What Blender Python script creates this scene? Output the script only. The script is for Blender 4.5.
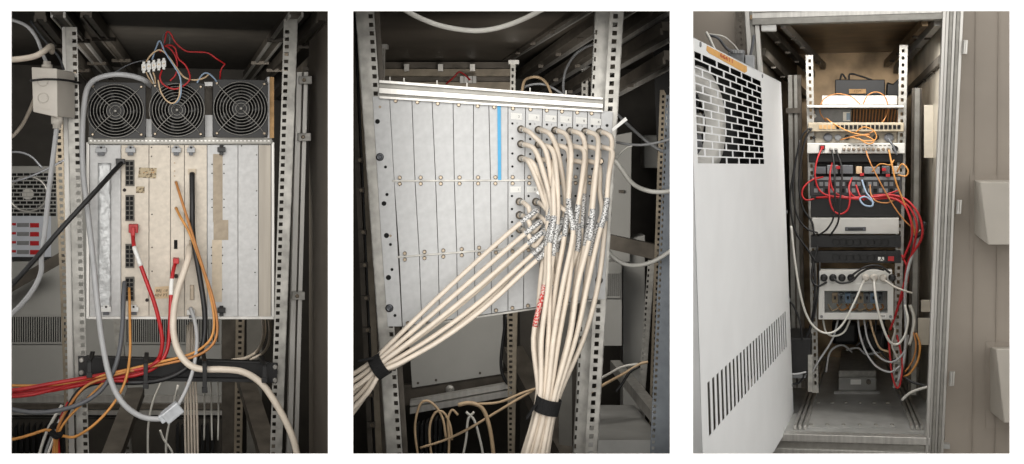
import bpy, math, random
from mathutils import Vector as V
random.seed(7)
for o in list(bpy.data.objects): bpy.data.objects.remove(o)
sc = bpy.context.scene
# ------------------------------------------------------------------ camera
F, CX, HY = 1100.0, 512.0, 150.0          # focal length in px, horizon row
CAM = V((0, 0, 1.45))
cd = bpy.data.cameras.new('camera'); cam = bpy.data.objects.new('camera', cd)
sc.collection.objects.link(cam)
cam.location = CAM; cam.rotation_euler = (math.pi/2, 0, 0)
cd.sensor_width = 36; cd.lens = 36*F/1024; cd.shift_y = -(232-HY)/1024
cd.clip_start = 0.05
sc.camera = cam
# ------------------------------------------------------------------ world and lights
w = bpy.data.worlds.new('daylight'); sc.world = w; w.use_nodes = True
bgn = w.node_tree.nodes['Background']
bgn.inputs[0].default_value = (1.0, 0.975, 0.94, 1); bgn.inputs[1].default_value = 1.25
def area(name, loc, target, size, power, col=(1, 1, 1), sy=None):
    l = bpy.data.lights.new(name, 'AREA'); l.energy = power; l.color = col
    l.size = size
    if sy: l.shape = 'RECTANGLE'; l.size_y = sy
    o = bpy.data.objects.new(name, l); sc.collection.objects.link(o)
    o.location = loc
    o.rotation_euler = (V(target)-V(loc)).to_track_quat('-Z', 'Y').to_euler()
    return o
area('front_fill', (-0.3, -1.6, 2.1), (0.1, 3.0, 1.2), 3.2, 108, (1, 0.97, 0.93), 1.6)  # added soft fill behind the camera, no real window there
area('fan_bay_fill', (-0.93, 2.86, 1.52), (-1.35, 4.1, 0.8), 0.35, 7.5, (1, 0.95, 0.88), 0.12)  # added fill hidden behind the fans, brightens the rear door
area('patch_bay_fill', (0.0, 2.78, 1.40), (0.0, 3.9, 1.0), 0.35, 3.8, (1, 0.95, 0.88), 0.12)  # unseen fill added behind the subrack to lift the background
area('patch_ceiling_fill', (0.0, 2.75, 1.47), (0.1, 3.6, 1.95), 0.3, 0.9, (1, 0.93, 0.85), 0.1)  # added upward fill for the overhead rails, no fixture
ol = area('outdoor_cabinet_fill', (1.545, 4.95, 1.93), (1.66, 5.45, 0.2), 0.6, 6.5, (1, 0.97, 0.93), 0.12)  # added fill at the cabinet head, brightens floor and inner sides
ol.data.spread = math.radians(165)
vs = sc.view_settings
vs.view_transform = 'Standard'; vs.look = 'None'; vs.exposure = 0.0; vs.gamma = 1.0; vs.use_curve_mapping = False

# ------------------------------------------------------------------ materials
def lin(c):
    return tuple(((x/255)/12.92 if x/255 <= 0.04045 else ((x/255+0.055)/1.055)**2.4) for x in c)
MATS = {}
def mat(name, col, rough=0.5, metal=0.0, scale=40, var=0.12, bump=0.0, col2=None, stretch=None, thresh=None, alpha=None, trans=0):
    if name in MATS: return MATS[name]
    m = bpy.data.materials.new(name); m.use_nodes = True
    nt = m.node_tree; b = nt.nodes['Principled BSDF']
    b.inputs['Roughness'].default_value = rough; b.inputs['Metallic'].default_value = metal
    tc = nt.nodes.new('ShaderNodeTexCoord'); n = nt.nodes.new('ShaderNodeTexNoise')
    n.inputs['Scale'].default_value = scale; n.inputs['Detail'].default_value = 4
    if stretch:
        mp = nt.nodes.new('ShaderNodeMapping'); mp.inputs['Scale'].default_value = stretch
        nt.links.new(tc.outputs['Object'], mp.inputs[0]); nt.links.new(mp.outputs[0], n.inputs['Vector'])
    else:
        nt.links.new(tc.outputs['Object'], n.inputs['Vector'])
    r = nt.nodes.new('ShaderNodeValToRGB')
    c = lin(col)
    if col2: c2 = lin(col2)
    else: c2 = tuple(max(0, x*(1-2*var)) for x in c); c = tuple(min(1, x*(1+var*0.6)) for x in c)
    a, bb = thresh if thresh else (0.3, 0.7)
    r.color_ramp.elements[0].position = a; r.color_ramp.elements[1].position = bb
    r.color_ramp.elements[0].color = (*c2, 1); r.color_ramp.elements[1].color = (*c, 1)
    nt.links.new(n.outputs['Fac'], r.inputs[0]); nt.links.new(r.outputs[0], b.inputs['Base Color'])
    if bump:
        bn = nt.nodes.new('ShaderNodeBump'); bn.inputs['Strength'].default_value = bump; bn.inputs['Distance'].default_value = 0.004
        nt.links.new(n.outputs['Fac'], bn.inputs['Height']); nt.links.new(bn.outputs[0], b.inputs['Normal'])
    if trans: b.inputs['Transmission Weight'].default_value = trans; b.inputs['IOR'].default_value = 1.1
    MATS[name] = m; return m
WHITEBORDER = mat('white_border_paint', (252, 252, 252), 0.9, 0, 3, 0.004)
ALU = mat('aluminium', (205, 203, 198), 0.42, 0.75, 60, 0.10, 0.05, stretch=(1, 1, 0.06))
STEEL = mat('galvanised_steel', (178, 176, 170), 0.45, 0.6, 35, 0.18, 0.04)
PANELW = mat('warm_aluminium_panel', (202, 193, 179), 0.5, 0.25, 90, 0.07, 0.02)
PANELC = mat('cool_aluminium_panel', (192, 192, 191), 0.5, 0.25, 90, 0.06, 0.02)
PANELB = mat('brushed_flange', (170, 163, 152), 0.45, 0.45, 60, 0.12, 0.03, stretch=(1, 1, 0.05))
PLATE2 = mat('anodised_subrack_plate', (186, 187, 187), 0.5, 0.25, 80, 0.05, 0.02)
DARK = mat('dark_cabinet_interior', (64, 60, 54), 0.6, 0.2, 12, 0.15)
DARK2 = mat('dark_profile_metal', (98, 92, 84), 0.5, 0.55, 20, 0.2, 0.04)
BLACK = mat('black_plastic', (19, 19, 20), 0.45, 0, 60, 0.15)
FANB = mat('black_fan_plastic', (22, 22, 22), 0.5, 0, 60, 0.12)
RUBBER = mat('black_rubber', (34, 34, 35), 0.5, 0, 60, 0.2)
VELCRO = mat('black_velcro', (22, 22, 23), 0.95, 0, 400, 0.35, 0.6)
GWIRE = mat('guard_wire', (146, 144, 139), 0.5, 0.7, 60, 0.1)
WIRE = mat('bright_wire', (190, 188, 182), 0.3, 0.7, 60, 0.1)
CREAM = mat('cream_cable_jacket', (220, 208, 192), 0.5, 0, 30, 0.06)
WHITEC = mat('white_cable_jacket', (222, 220, 212), 0.5, 0, 30, 0.06)
GREYC = mat('grey_cable_jacket', (180, 181, 182), 0.5, 0, 30, 0.06)
DGREYC = mat('dark_grey_cable_jacket', (96, 98, 102), 0.5, 0, 30, 0.06)
RED = mat('red_cable_jacket', (184, 34, 38), 0.45, 0, 40, 0.1)
ORANGE = mat('orange_fibre_jacket', (208, 146, 76), 0.5, 0, 40, 0.1)
BROWNC = mat('amber_fibre_jacket', (190, 128, 70), 0.5, 0, 40, 0.1)
BLUEC = mat('pale_blue_wire', (150, 172, 196), 0.5, 0, 40, 0.1)
TANW = mat('tan_wire', (214, 186, 150), 0.5, 0, 40, 0.1)
SLEEVE = mat('printed_sleeve', (224, 224, 222), 0.5, 0, 300, 0.1, col2=(46, 48, 52), stretch=(1, 1, 2.4), thresh=(0.44, 0.52))
REDPRINT = mat('red_printed_sleeve', (222, 200, 190), 0.5, 0, 300, 0.1, col2=(200, 40, 34), thresh=(.45,.55))
PVC = mat('grey_pvc_box', (206, 200, 190), 0.5, 0, 20, 0.04)
TAN = mat('tan_tape', (176, 162, 142), 0.7, 0, 60, 0.1)
TANL = mat('pale_tape', (206, 192, 170), 0.7, 0, 60, 0.08)
BOARD = mat('bare_fibreboard', (188, 150, 104), 0.8, 0, 60, 0.15)
STICK = mat('printed_tan_sticker', (188, 172, 142), 0.7, 0, 160, 0.1, col2=(110, 96, 76), thresh=(0.42, 0.5))
NOTE = mat('beige_note', (214, 190, 156), 0.8, 0, 60, 0.06)
INK = mat('dark_ink', (50, 42, 40), 0.8, 0, 60, 0.1)
REDINK = mat('red_ink', (196, 36, 40), 0.8, 0, 60, 0.1)
ORSTICK = mat('orange_sticker', (226, 172, 96), 0.6, 0, 30, 0.05)
PAPER = mat('white_label', (236, 236, 232), 0.7, 0, 40, 0.03)
FOAM = mat('silver_foil_foam', (196, 198, 198), 0.4, 0.35, 70, 0.12, 0.6)
LATCH = mat('grey_latch_plastic', (176, 178, 180), 0.45, 0, 60, 0.06)
BGREY = mat('grey_cabinet_paint', (172, 172, 168), 0.55, 0, 8, 0.05)
DOORW = mat('white_door_paint', (240, 242, 243), 0.5, 0, 6, 0.02)
SHADEC = mat('taupe_container_paint', (156, 147, 136), 0.65, 0, 4, 0.05)
BLUE = mat('blue_strip', (70, 170, 220), 0.5, 0, 40, 0.05)
BRASS = mat('nickel_screw', (148, 136, 120), 0.35, 0.8, 60, 0.1)
NICK = mat('nickel_connector', (150, 138, 122), 0.3, 0.85, 60, 0.2)
GRV = mat('rail_groove', (150, 148, 142), .45, .6, 30, .1)
HOLE = mat('dark_hole', (14, 14, 14), 0.9, 0, 40, 0.1)
ENCL = mat('light_grey_enclosure', (214, 213, 208), 0.5, 0, 12, 0.03)
GLASS = mat('tinted_window', (225, 228, 230), 0.05, 0, 12, 0.03, trans=1.0)
FLOORG = mat('grey_floor_plate', (176, 176, 173), 0.4, 0.15, 10, 0.12)
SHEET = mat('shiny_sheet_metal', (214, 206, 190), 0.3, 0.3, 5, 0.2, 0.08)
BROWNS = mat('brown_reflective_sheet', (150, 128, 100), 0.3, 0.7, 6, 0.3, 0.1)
MODG = mat('grey_module', (132, 134, 136), 0.5, 0.1, 60, 0.1)
ORPORT = mat('orange_port_row', (196, 156, 104), 0.5, 0, 60, 0.15)
BLUEG = mat('blue_grey_post', (146, 153, 160), 0.5, 0.2, 30, 0.1)

# ------------------------------------------------------------------ geometry helpers
class Plane:
    """a plane in the room; P() carries a photo direction onto it"""
    def __init__(s, o, n): s.o, s.n = V(o), V(n).normalized()
    def P(s, px, py, off=0.0):
        v = V(((px-CX)/F, 1, (HY-py)/F)); o = s.o + s.n*off
        return CAM + v*((o-CAM).dot(s.n)/v.dot(s.n))
class Bay:
    def __init__(s, cx):
        a = math.atan((cx-CX)/F); s.ex = V((math.cos(a), -math.sin(a), 0)); s.ey = V((math.sin(a), math.cos(a), 0)); s.ez = V((0, 0, 1))
    def at(s, d): return Plane(CAM+s.ey*d, s.ey)
    def P(s, px, py, d): return s.at(d).P(px, py)
class MB:
    def __init__(s): s.v, s.f = [], []
    def add(s, vs, fs):
        b = len(s.v); s.v += [V(x) for x in vs]; s.f += [tuple(b+i for i in f) for f in fs]; return s
    def prism(s, pts, off):
        n = len(pts); off = V(off)
        vs = list(pts)+[V(p)+off for p in pts]
        fs = [tuple(range(n)), tuple(range(2*n-1, n-1, -1))]+[(i, i+n, (i+1) % n+n, (i+1) % n) for i in range(n)]
        return s.add(vs, fs)
    def poly(s, pl, pts, t, off=0.0): return s.prism([pl.P(x, y, off) for x, y in pts], pl.n*t)
    def rect(s, pl, x0, y0, x1, y1, t, off=0.0): return s.poly(pl, [(x0, y0), (x0, y1), (x1, y1), (x1, y0)], t, off)
    def hexa(s, a, b): # two loops of equal length joined
        n = len(a)
        return s.add(list(a)+list(b), [tuple(range(n)), tuple(range(2*n-1, n-1, -1))]+[(i, i+n, (i+1) % n+n, (i+1) % n) for i in range(n)])
    def beam(s, p0, p1, wx, wz, up=(0, 0, 1)):
        p0, p1 = V(p0), V(p1); d = (p1-p0).normalized(); r = d.cross(V(up)).normalized(); u = r.cross(d)
        q = lambda p: [p-r*wx/2-u*wz/2, p+r*wx/2-u*wz/2, p+r*wx/2+u*wz/2, p-r*wx/2+u*wz/2]
        return s.hexa(q(p0), q(p1))
    def sheet(s, g, skip, off):
        R, C = len(g), len(g[0]); off = V(off)
        b = len(s.v); s.v += [V(p) for r in g for p in r]+[V(p)+off for r in g for p in r]
        N = R*C; ix = lambda i, j: b+i*C+j
        solid = lambda i, j: 0 <= i < R-1 and 0 <= j < C-1 and not skip(i, j)
        for i in range(R-1):
            for j in range(C-1):
                if not solid(i, j): continue
                a, c, d, e = ix(i, j), ix(i+1, j), ix(i+1, j+1), ix(i, j+1)
                s.f.append((a, c, d, e)); s.f.append((a+N, e+N, d+N, c+N))
                if not solid(i-1, j): s.f.append((a, e, e+N, a+N))
                if not solid(i+1, j): s.f.append((c, c+N, d+N, d))
                if not solid(i, j-1): s.f.append((a, a+N, c+N, c))
                if not solid(i, j+1): s.f.append((e, d, d+N, e+N))
        return s
    def tube(s, pts, r, n=8, sub=6, closed=False):
        pts = [V(p) for p in pts]; P = []
        if len(pts) > 2 and sub > 1:
            ext = [pts[0]*2-pts[1]]+pts+[pts[-1]*2-pts[-2]]
            for i in range(1, len(ext)-2):
                p0, p1, p2, p3 = ext[i-1:i+3]
                for k in range(sub):
                    t = k/sub
                    P.append(0.5*((2*p1)+(p2-p0)*t+(2*p0-5*p1+4*p2-p3)*t*t+(3*p1-p0-3*p2+p3)*t**3))
            P.append(pts[-1])
        else: P = pts
        rs = r if isinstance(r, (list, tuple)) else None
        up = None; b = len(s.v)
        for i, p in enumerate(P):
            t = (P[min(i+1, len(P)-1)]-P[max(i-1, 0)])
            if t.length < 1e-9: t = V((0, 0, 1))
            t.normalize()
            if up is None: up = t.orthogonal().normalized()
            up = (up-t*up.dot(t))
            if up.length < 1e-6: up = t.orthogonal()
            up.normalize(); q = t.cross(up)
            rr = rs[min(len(rs)-1, int(i*len(rs)/len(P)))] if rs else r
            for k in range(n):
                a = 2*math.pi*k/n; s.v.append(p+(up*math.cos(a)+q*math.sin(a))*rr)
        for i in range(len(P)-1):
            for k in range(n):
                s.f.append((b+i*n+k, b+i*n+(k+1) % n, b+(i+1)*n+(k+1) % n, b+(i+1)*n+k))
        s.f.append(tuple(b+k for k in range(n-1, -1, -1))); s.f.append(tuple(b+(len(P)-1)*n+k for k in range(n)))
        return s
    def lathe(s, c, ax, prof, n=12):
        ax = V(ax).normalized(); u = ax.orthogonal().normalized(); q = ax.cross(u); b = len(s.v); c = V(c)
        for r, h in prof:
            for k in range(n):
                a = 2*math.pi*k/n; s.v.append(c+ax*h+(u*math.cos(a)+q*math.sin(a))*r)
        for i in range(len(prof)-1):
            for k in range(n): s.f.append((b+i*n+k, b+i*n+(k+1) % n, b+(i+1)*n+(k+1) % n, b+(i+1)*n+k))
        s.f.append(tuple(b+k for k in range(n-1, -1, -1))); s.f.append(tuple(b+(len(prof)-1)*n+k for k in range(n)))
        return s
    def torus(s, c, ax, R, r, n=40, m=6):
        ax = V(ax).normalized(); u = ax.orthogonal().normalized(); q = ax.cross(u); b = len(s.v); c = V(c)
        for i in range(n):
            a = 2*math.pi*i/n; e = u*math.cos(a)+q*math.sin(a)
            for k in range(m):
                t = 2*math.pi*k/m; s.v.append(c+e*(R+r*math.cos(t))+ax*r*math.sin(t))
        for i in range(n):
            for k in range(m): s.f.append((b+i*m+k, b+((i+1) % n)*m+k, b+((i+1) % n)*m+(k+1) % m, b+i*m+(k+1) % m))
        return s
WL = {}
def tag(o, label=None, cat=None, group=None, kind=None):
    for k, x in (('label', label), ('category', cat), ('group', group), ('kind', kind)):
        if x: o[k] = x
    return o
def depth(o):
    return 1 + depth(o.parent) if o.parent else 1
def obj(name, m, mt, parent=None, label=None, cat=None, group=None, kind=None, smooth=False, bev=0.0, org=None):
    while parent and depth(parent) > 2: parent = parent.parent
    xs = m.v
    lo = V((min(p.x for p in xs), min(p.y for p in xs), min(p.z for p in xs))); hi = V((max(p.x for p in xs), max(p.y for p in xs), max(p.z for p in xs)))
    org = org or V(((lo.x+hi.x)/2, (lo.y+hi.y)/2, lo.z))
    me = bpy.data.meshes.new(name); me.from_pydata([tuple(p-org) for p in xs], [], m.f); me.update()
    me.materials.append(mt)
    o = bpy.data.objects.new(name, me); sc.collection.objects.link(o)
    if smooth:
        for p in me.polygons: p.use_smooth = len(p.vertices) == 4
    if bev:
        bm = o.modifiers.new('bevel', 'BEVEL'); bm.width = bev; bm.segments = 2; bm.limit_method = 'ANGLE'
    WL[o.name] = org.copy()
    if parent: o.parent = parent; o.location = org-WL[parent.name]
    else: o.location = org
    return tag(o, label, cat, group, kind)
def inst(src, name, loc, parent=None):
    while parent and depth(parent) > 2: parent = parent.parent
    o = src.copy(); o.name = name; sc.collection.objects.link(o); WL[o.name] = V(loc)
    o.parent = parent; o.location = V(loc)-(WL[parent.name] if parent else V((0, 0, 0)))
    return o
def thing(name, loc, label, cat, group=None):
    o = bpy.data.objects.new(name, None); sc.collection.objects.link(o); o.empty_display_size = 0.05
    o.location = loc; WL[o.name] = V(loc); return tag(o, label, cat, group)
def struct(name, m, mt, **k): return obj(name, m, mt, kind='structure', **k)
def text(name, s, bay, pl, px, py, hpx, mt, parent, off=-0.0006, rot=0):
    cu = bpy.data.curves.new('t', 'FONT'); cu.body = s; cu.size = 1; cu.extrude = 0.0
    cu.align_x = 'CENTER'; cu.align_y = 'CENTER'; cu.resolution_u = 2
    to = bpy.data.objects.new('t', cu); sc.collection.objects.link(to)
    dg = bpy.context.evaluated_depsgraph_get(); dg.update()
    me = bpy.data.meshes.new_from_object(to.evaluated_get(dg))
    c = pl.P(px, py, off); u = (pl.P(px+10, py+10*math.tan(rot), off)-pl.P(px-10, py-10*math.tan(rot), off)).normalized(); vv = pl.n.cross(u)*-1
    if vv.z < 0: vv = -vv
    ku = (pl.P(px+10, py+10*math.tan(rot), off)-pl.P(px-10, py-10*math.tan(rot), off)).length/20*hpx*1.35*math.cos(rot); k = (pl.P(px, py+5, off)-pl.P(px, py-5, off)).length/10*hpx*1.35
    m = MB(); m.v = [c+u*(q.co.x*ku)+vv*(q.co.y*k) for q in me.vertices]; m.f = [tuple(p.vertices) for p in me.polygons]
    bpy.data.objects.remove(to); bpy.data.curves.remove(cu); bpy.data.meshes.remove(me)
    return obj(name, m, mt, parent)
def cable(bay, pts, rpx, mt, label, name='cable', cat='cable', group=None, n=8, parent=None, sub=6):
    d = sum(p[2] for p in pts)/len(pts)
    m = MB().tube([bay.P(*p) for p in pts], rpx*d/F, n, sub)
    return obj(name, m, mt, parent, label, cat if not parent else None, group, smooth=True)
def crpoint(pts, t):
    ext = [pts[0]*2-pts[1]]+pts+[pts[-1]*2-pts[-2]]; k = t*(len(pts)-1); i = min(int(k), len(pts)-2); t = k-i
    p0, p1, p2, p3 = ext[i:i+4]
    return 0.5*((2*p1)+(p2-p0)*t+(2*p0-5*p1+4*p2-p3)*t*t+(3*p1-p0-3*p2+p3)*t**3)
def sleeve(bay, pts, t0, t1, rpx, mt, parent, name='marker_sleeve'):
    ps = [bay.P(*p) for p in pts]; d = sum(p[2] for p in pts)/len(pts)
    q = [crpoint(ps, t0+(t1-t0)*i/8) for i in range(9)]
    return obj(name, MB().tube(q, rpx*d/F, 8, 1), mt, parent, smooth=True)
def post(bay, d, L0, R0, y0, L1, R1, y1, yend, pitch, hc=0.55, hw=0.32, hh=0.5, depth=0.03, side=1, start=None, ystart=None):
    """perforated rack upright: front sheet with square holes and a folded flange"""
    pl = bay.at(d); m = MB()
    X = lambda y, e0, e1: e0+(e1-e0)*(y-y0)/(y1-y0)
    ys = []; y = ystart if ystart is not None else y0
    ys.append(y); y = start if start is not None else y+pitch*0.6
    while y < yend-pitch:
        ys += [y, y+pitch*hh]; y += pitch
    ys.append(yend)
    g = []
    for y in ys:
        l, r = X(y, L0, L1), X(y, R0, R1); w = r-l
        g.append([pl.P(x, y) for x in (l, l+w*(hc-hw/2), l+w*(hc+hw/2), r)])
    m.sheet(g, lambda i, j: j == 1 and i % 2 == 1, pl.n*0.002)
    e = [g[0][-1], g[-1][-1]] if side > 0 else [g[0][0], g[-1][0]]
    o = (g[0][1]-g[0][0]).normalized()*0.002*(-1 if side > 0 else 1)
    m.hexa([e[0], e[1], e[1]+o, e[0]+o], [p+pl.n*depth for p in (e[0], e[1], e[1]+o, e[0]+o)])
    return m
B1, B2, B3 = Bay(170), Bay(511), Bay(852)

# ================================================================== SETTING
m = MB(); Y0 = Plane((0, 2.0, 0), (0, 1, 0))
xs = [-330, 11, 328, 353, 670, 693, 1010, 1354]; ys = [-190, 11, 454, 940]
m.sheet([[Y0.P(x, y) for x in xs] for y in ys], lambda i, j: i == 1 and j in (1, 3, 5), (0, 0.003, 0))
struct('wall_white_border', m, WHITEBORDER, label='plain white border built as a wall with three tall rectangular openings')  # stands for the white margin around the three views
struct('floor', MB().prism([V((-4, 0.5, 0)), V((5, 0.5, 0)), V((5, 9, 0)), V((-4, 9, 0))], (0, 0, -0.05)), mat('floor_concrete', (110, 106, 100), 0.8, 0, 6, 0.15), label='grey floor under the equipment bays')
def partition(name, px, ya, yb, label, z=2.2):  # unseen dividers added so light does not leak between bays
    a = V(((px-CX)/F*ya, ya, 0)); b = V(((px-CX)/F*yb, yb, 0)); t = V((0.006, 0, 0))
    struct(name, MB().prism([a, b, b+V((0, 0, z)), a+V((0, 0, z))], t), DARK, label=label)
partition('wall_light_divider_left', 340, 2.02, 5.4, 'added dark partition that stops light between the left and middle bays')
partition('wall_light_divider_right', 680, 2.02, 5.1, 'added dark partition that stops light between the middle and right bays')

# ================================================================== BAY 1 : fan tray and card cage
dF = 2.70
R1 = B1.at(dF)
# shell
zc = B1.P(170, 6, dF).z
def flat(bay, pts, z):
    r = []
    for px, d in pts:
        p = bay.P(px, 150, d); r.append(V((p.x, p.y, z)))
    return r
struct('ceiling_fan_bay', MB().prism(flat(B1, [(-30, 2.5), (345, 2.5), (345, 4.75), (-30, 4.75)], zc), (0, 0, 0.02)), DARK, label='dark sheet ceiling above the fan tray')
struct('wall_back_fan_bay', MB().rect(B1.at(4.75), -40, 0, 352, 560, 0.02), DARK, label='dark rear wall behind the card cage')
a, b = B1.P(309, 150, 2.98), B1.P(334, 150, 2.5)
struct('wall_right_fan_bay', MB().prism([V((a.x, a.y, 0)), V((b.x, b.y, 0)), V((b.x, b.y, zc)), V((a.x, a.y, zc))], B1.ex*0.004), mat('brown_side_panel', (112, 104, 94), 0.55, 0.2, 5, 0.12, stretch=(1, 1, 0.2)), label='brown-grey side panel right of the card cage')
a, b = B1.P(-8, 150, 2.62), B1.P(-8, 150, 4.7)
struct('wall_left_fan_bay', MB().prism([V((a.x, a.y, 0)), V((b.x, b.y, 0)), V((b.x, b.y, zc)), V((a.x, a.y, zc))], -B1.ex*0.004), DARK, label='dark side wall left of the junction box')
# ceiling rails running back
for i, (x0, y0, x1, y1, wd) in enumerate([(58, 8, 112, 76, .028), (40, 12, 96, 84, .022), (86, 8, 135, 72, .020), (296, 8, 247, 76, .03), (322, 14, 258, 84, .022), (335, 42, 276, 96, .026)]):
    pa, pb = B1.P(x0, y0, 2.62), B1.P(x1, y1, 4.6)
    t = thing('ceiling_rail', pb, ['slotted ceiling rail running back above the left post', 'outermost ceiling rail above the junction box', 'thin ceiling rail nearest the left fan', 'ceiling rail running back beside the right post top', 'middle ceiling rail right of the right post', 'lowest ceiling rail by the right side panel'][i], 'rail', 'ceiling rails over the fan tray')
    obj('web', MB().beam(pa, pb, wd, 0.03), DARK2, t)
    for s in (-1, 1): obj('lip', MB().beam(pa+V((s*wd*.5, 0, -.015)), pb+V((s*wd*.5, 0, -.015)), 0.005, 0.012), ALU if i in (0, 3) else DARK2, t)
    for f in (.25, .6):
        p = pa.lerp(pb, f); obj('bracket', MB().beam(p+V((-.03, 0, -.02)), p+V((.03, 0, -.02)), 0.014, 0.01), DARK2, t)
# rear cabinet door seen past the posts
dR = 4.25; RB = B1.at(dR)
t = thing('rear_cabinet_door', RB.P(120, 405), 'pale grey door of the cabinet behind, with fan vent and louvre', 'door')
obj('panel', MB().rect(RB, -12, 166, 222, 405, 0.03), BGREY, t, bev=0.003)
g = []
for k in range(2):
    pass
def slots(pl, x0, y0, x1, y1, n, fill=0.5, edge=1.0, x0b=None, x1b=None):
    x0b = x0 if x0b is None else x0b; x1b = x1 if x1b is None else x1b
    us = [0]
    for i in range(n):
        us += [(i+0.5-fill/2)/n, (i+0.5+fill/2)/n]
    us.append(1); vs = [0, 0.06, 0.94, 1]
    m = MB(); g = [[pl.P((x0+(x1-x0)*u)*(1-v)+(x0b+(x1b-x0b)*u)*v, y0+(y1-y0)*v) for u in us] for v in vs]
    return m.sheet(g, lambda i, j: i == 1 and j % 2 == 1, pl.n*0.003)
for (x0, x1, n) in ((11, 66, 24), (126, 172, 22), (174, 219, 20)):
    obj('louvre_backing', MB().rect(RB, x0, 316, x1, 343, 0.002, -0.002), HOLE, t)
    pl = B1.at(dR-0.008); obj('louvre', slots(pl, x0, 315, x1, 344, n, 0.55), BGREY, t)
obj('vent_backing', MB().rect(RB, -10, 172, 56, 216, 0.002, -0.002), HOLE, t)
pl = B1.at(dR-0.010)
us = []; nb = 20
for k in range(nb): us += [k/nb, (k+0.22)/nb]
us.append(1); vs = []
for k in range(11): vs += [k/11, (k+0.3)/11]
vs.append(1)
g = [[pl.P(-10+66*u, 172+44*v) for u in us] for v in vs]
obj('vent_grille', MB().sheet(g, lambda i, j: i % 2 == 1 and not (j % 2 == 0 and (j//2) % 2 == (i//2) % 2), pl.n*0.003), BGREY, t)
obj('vent_fan', MB().torus(RB.P(28, 194, -.006), RB.n, .062, .005).lathe(RB.P(28, 194, -.004), -RB.n, [(.02, 0), (.02, .004)]), ALU, t, smooth=True)
# chart on that door
t = thing('status_chart', RB.P(28, 260), 'white chart with red and grey fields on the rear cabinet door', 'chart')
obj('sheet', MB().rect(RB, -10, 216, 51, 257, 0.004, -0.012), mat('chart_paper', (206, 212, 222), 0.7, 0, 20, 0.03), t)
obj('holder_edge', MB().rect(RB, -10, 257, 53, 260, 0.01, -0.018), BLACK, t)
for r in range(4):
    y = 223+r*9
    obj('red_field', MB().rect(RB, 30, y, 39, y+4.5, 0.001, -0.0135), REDINK, t)
    obj('red_field', MB().rect(RB, 8, y, 16, y+2.5, 0.001, -0.0135), REDINK, t)
    obj('grey_field', MB().rect(RB, 17, y, 29, y+4, 0.001, -0.0135), MODG, t)
# dark slanted bar behind, and rear rail with terminal fins
obj('rear_strut', MB().beam(B1.P(8, 288, 4.0), B1.P(64, 256, 4.0), 0.03, 0.035), DARK2, label='dark slanted strut crossing the rear grey door', cat='strut')
obj('rear_strut', MB().beam(B1.P(136, 392, 3.6), B1.P(96, 500, 2.9), 0.05, 0.03), DARK2, label='dark slanted floor strut below the cable bar, left', cat='strut')
obj('rear_strut', MB().beam(B1.P(243, 372, 3.6), B1.P(282, 500, 2.9), 0.05, 0.03), DARK2, label='dark slanted floor strut below the cable bar, right', cat='strut')
t = thing('rear_rail', B1.P(120, 402, 4.1), 'horizontal aluminium rail low behind the cable bar', 'rail')
for k, (ya, yb) in enumerate(((396, 402), (404, 409), (411, 415))):
    obj('rib', MB().rect(B1.at(4.1-0.02*k), -10, ya, 236, yb, 0.02), ALU if k != 1 else DARK2, t)
obj('terminal_tray', MB().rect(B1.at(4.08), -10, 418, 240, 480, 0.02), DARK, t)
for x in [14+6*k for k in range(9)]+[176+5*k for k in range(8)]:
    obj('terminal', MB().poly(B1.at(4.0), [(x, 428), (x+3, 424), (x+3, 470), (x, 470)], 0.04), BLACK, t)
# rear uprights
t = thing('rear_upright', B1.P(60, 600, 3.6), 'far perforated post just left of the left rack post', 'rack post')
obj('upright', post(B1, 3.6, 54, 63, 120, 66, 74, 454, 640, 6.2, 0.5, 0.4), mat('brown_steel', (150, 140, 124), 0.5, 0.5, 30, 0.15), t)
t = thing('rear_upright', B1.P(240, 600, 3.9), 'far perforated post below the card cage, right of the grey door', 'rack post')
obj('upright', post(B1, 3.9, 236, 245, 305, 234, 242, 454, 600, 5.5, 0.5, 0.4), mat('brown_steel', (150, 140, 124)), t)
t = thing('rear_upright', B1.P(122, 600, 3.7), 'far grey post standing behind the orange loop, below the cable bar', 'rack post')
obj('upright', post(B1, 3.7, 112, 121, 305, 124, 132, 454, 620, 6, 0.5, 0.35), STEEL, t)
obj('rear_column', MB().rect(B1.at(4.05), 222, 318, 236, 560, 0.03), DARK2, label='dark narrow column beside the far perforated post', cat='column')
obj('rear_column', MB().rect(B1.at(3.85), 247, 318, 262, 620, 0.03), mat('mid_grey_steel', (120, 118, 112), 0.5, 0.4, 20, 0.1), label='mid-grey column behind the beige cables at right', cat='column')
# main rack posts
t = thing('rack_post', B1.P(86, 760, dF), 'perforated front rack post beside the junction box', 'rack post', 'front posts of the fan rack')
obj('upright', post(B1, dF, 65, 77, 27, 76.5, 89, 454, 760, 7.6, 0.74, 0.34, depth=0.05, side=-1), STEEL, t)
obj('flange', MB().prism([B1.P(62, 27, dF+.05), B1.P(74, 760, dF+.05), B1.P(80, 760, dF+.05), B1.P(67, 27, dF+.05)], B1.ey*0.003), ALU, t)
for y in (58, 72): obj('cage_nut', MB().rect(R1, 71.8+(y-27)*.027, y, 75+(y-27)*.027, y+3.4, 0.006, .003), BRASS, t)
t = thing('rack_post', B1.P(266, 760, dF), 'perforated front rack post right of the third fan', 'rack post', 'front posts of the fan rack')
obj('upright', post(B1, dF, 284, 298, 19, 270, 282, 454, 760, 7.4, 0.26, 0.30, depth=0.05, side=1, start=30), STEEL, t)
for y in (53, 70): obj('cage_nut', MB().rect(R1, 285.6-(y-19)*.031, y, 289-(y-19)*.031, y+3.4, 0.006, .003), BRASS, t)
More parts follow.
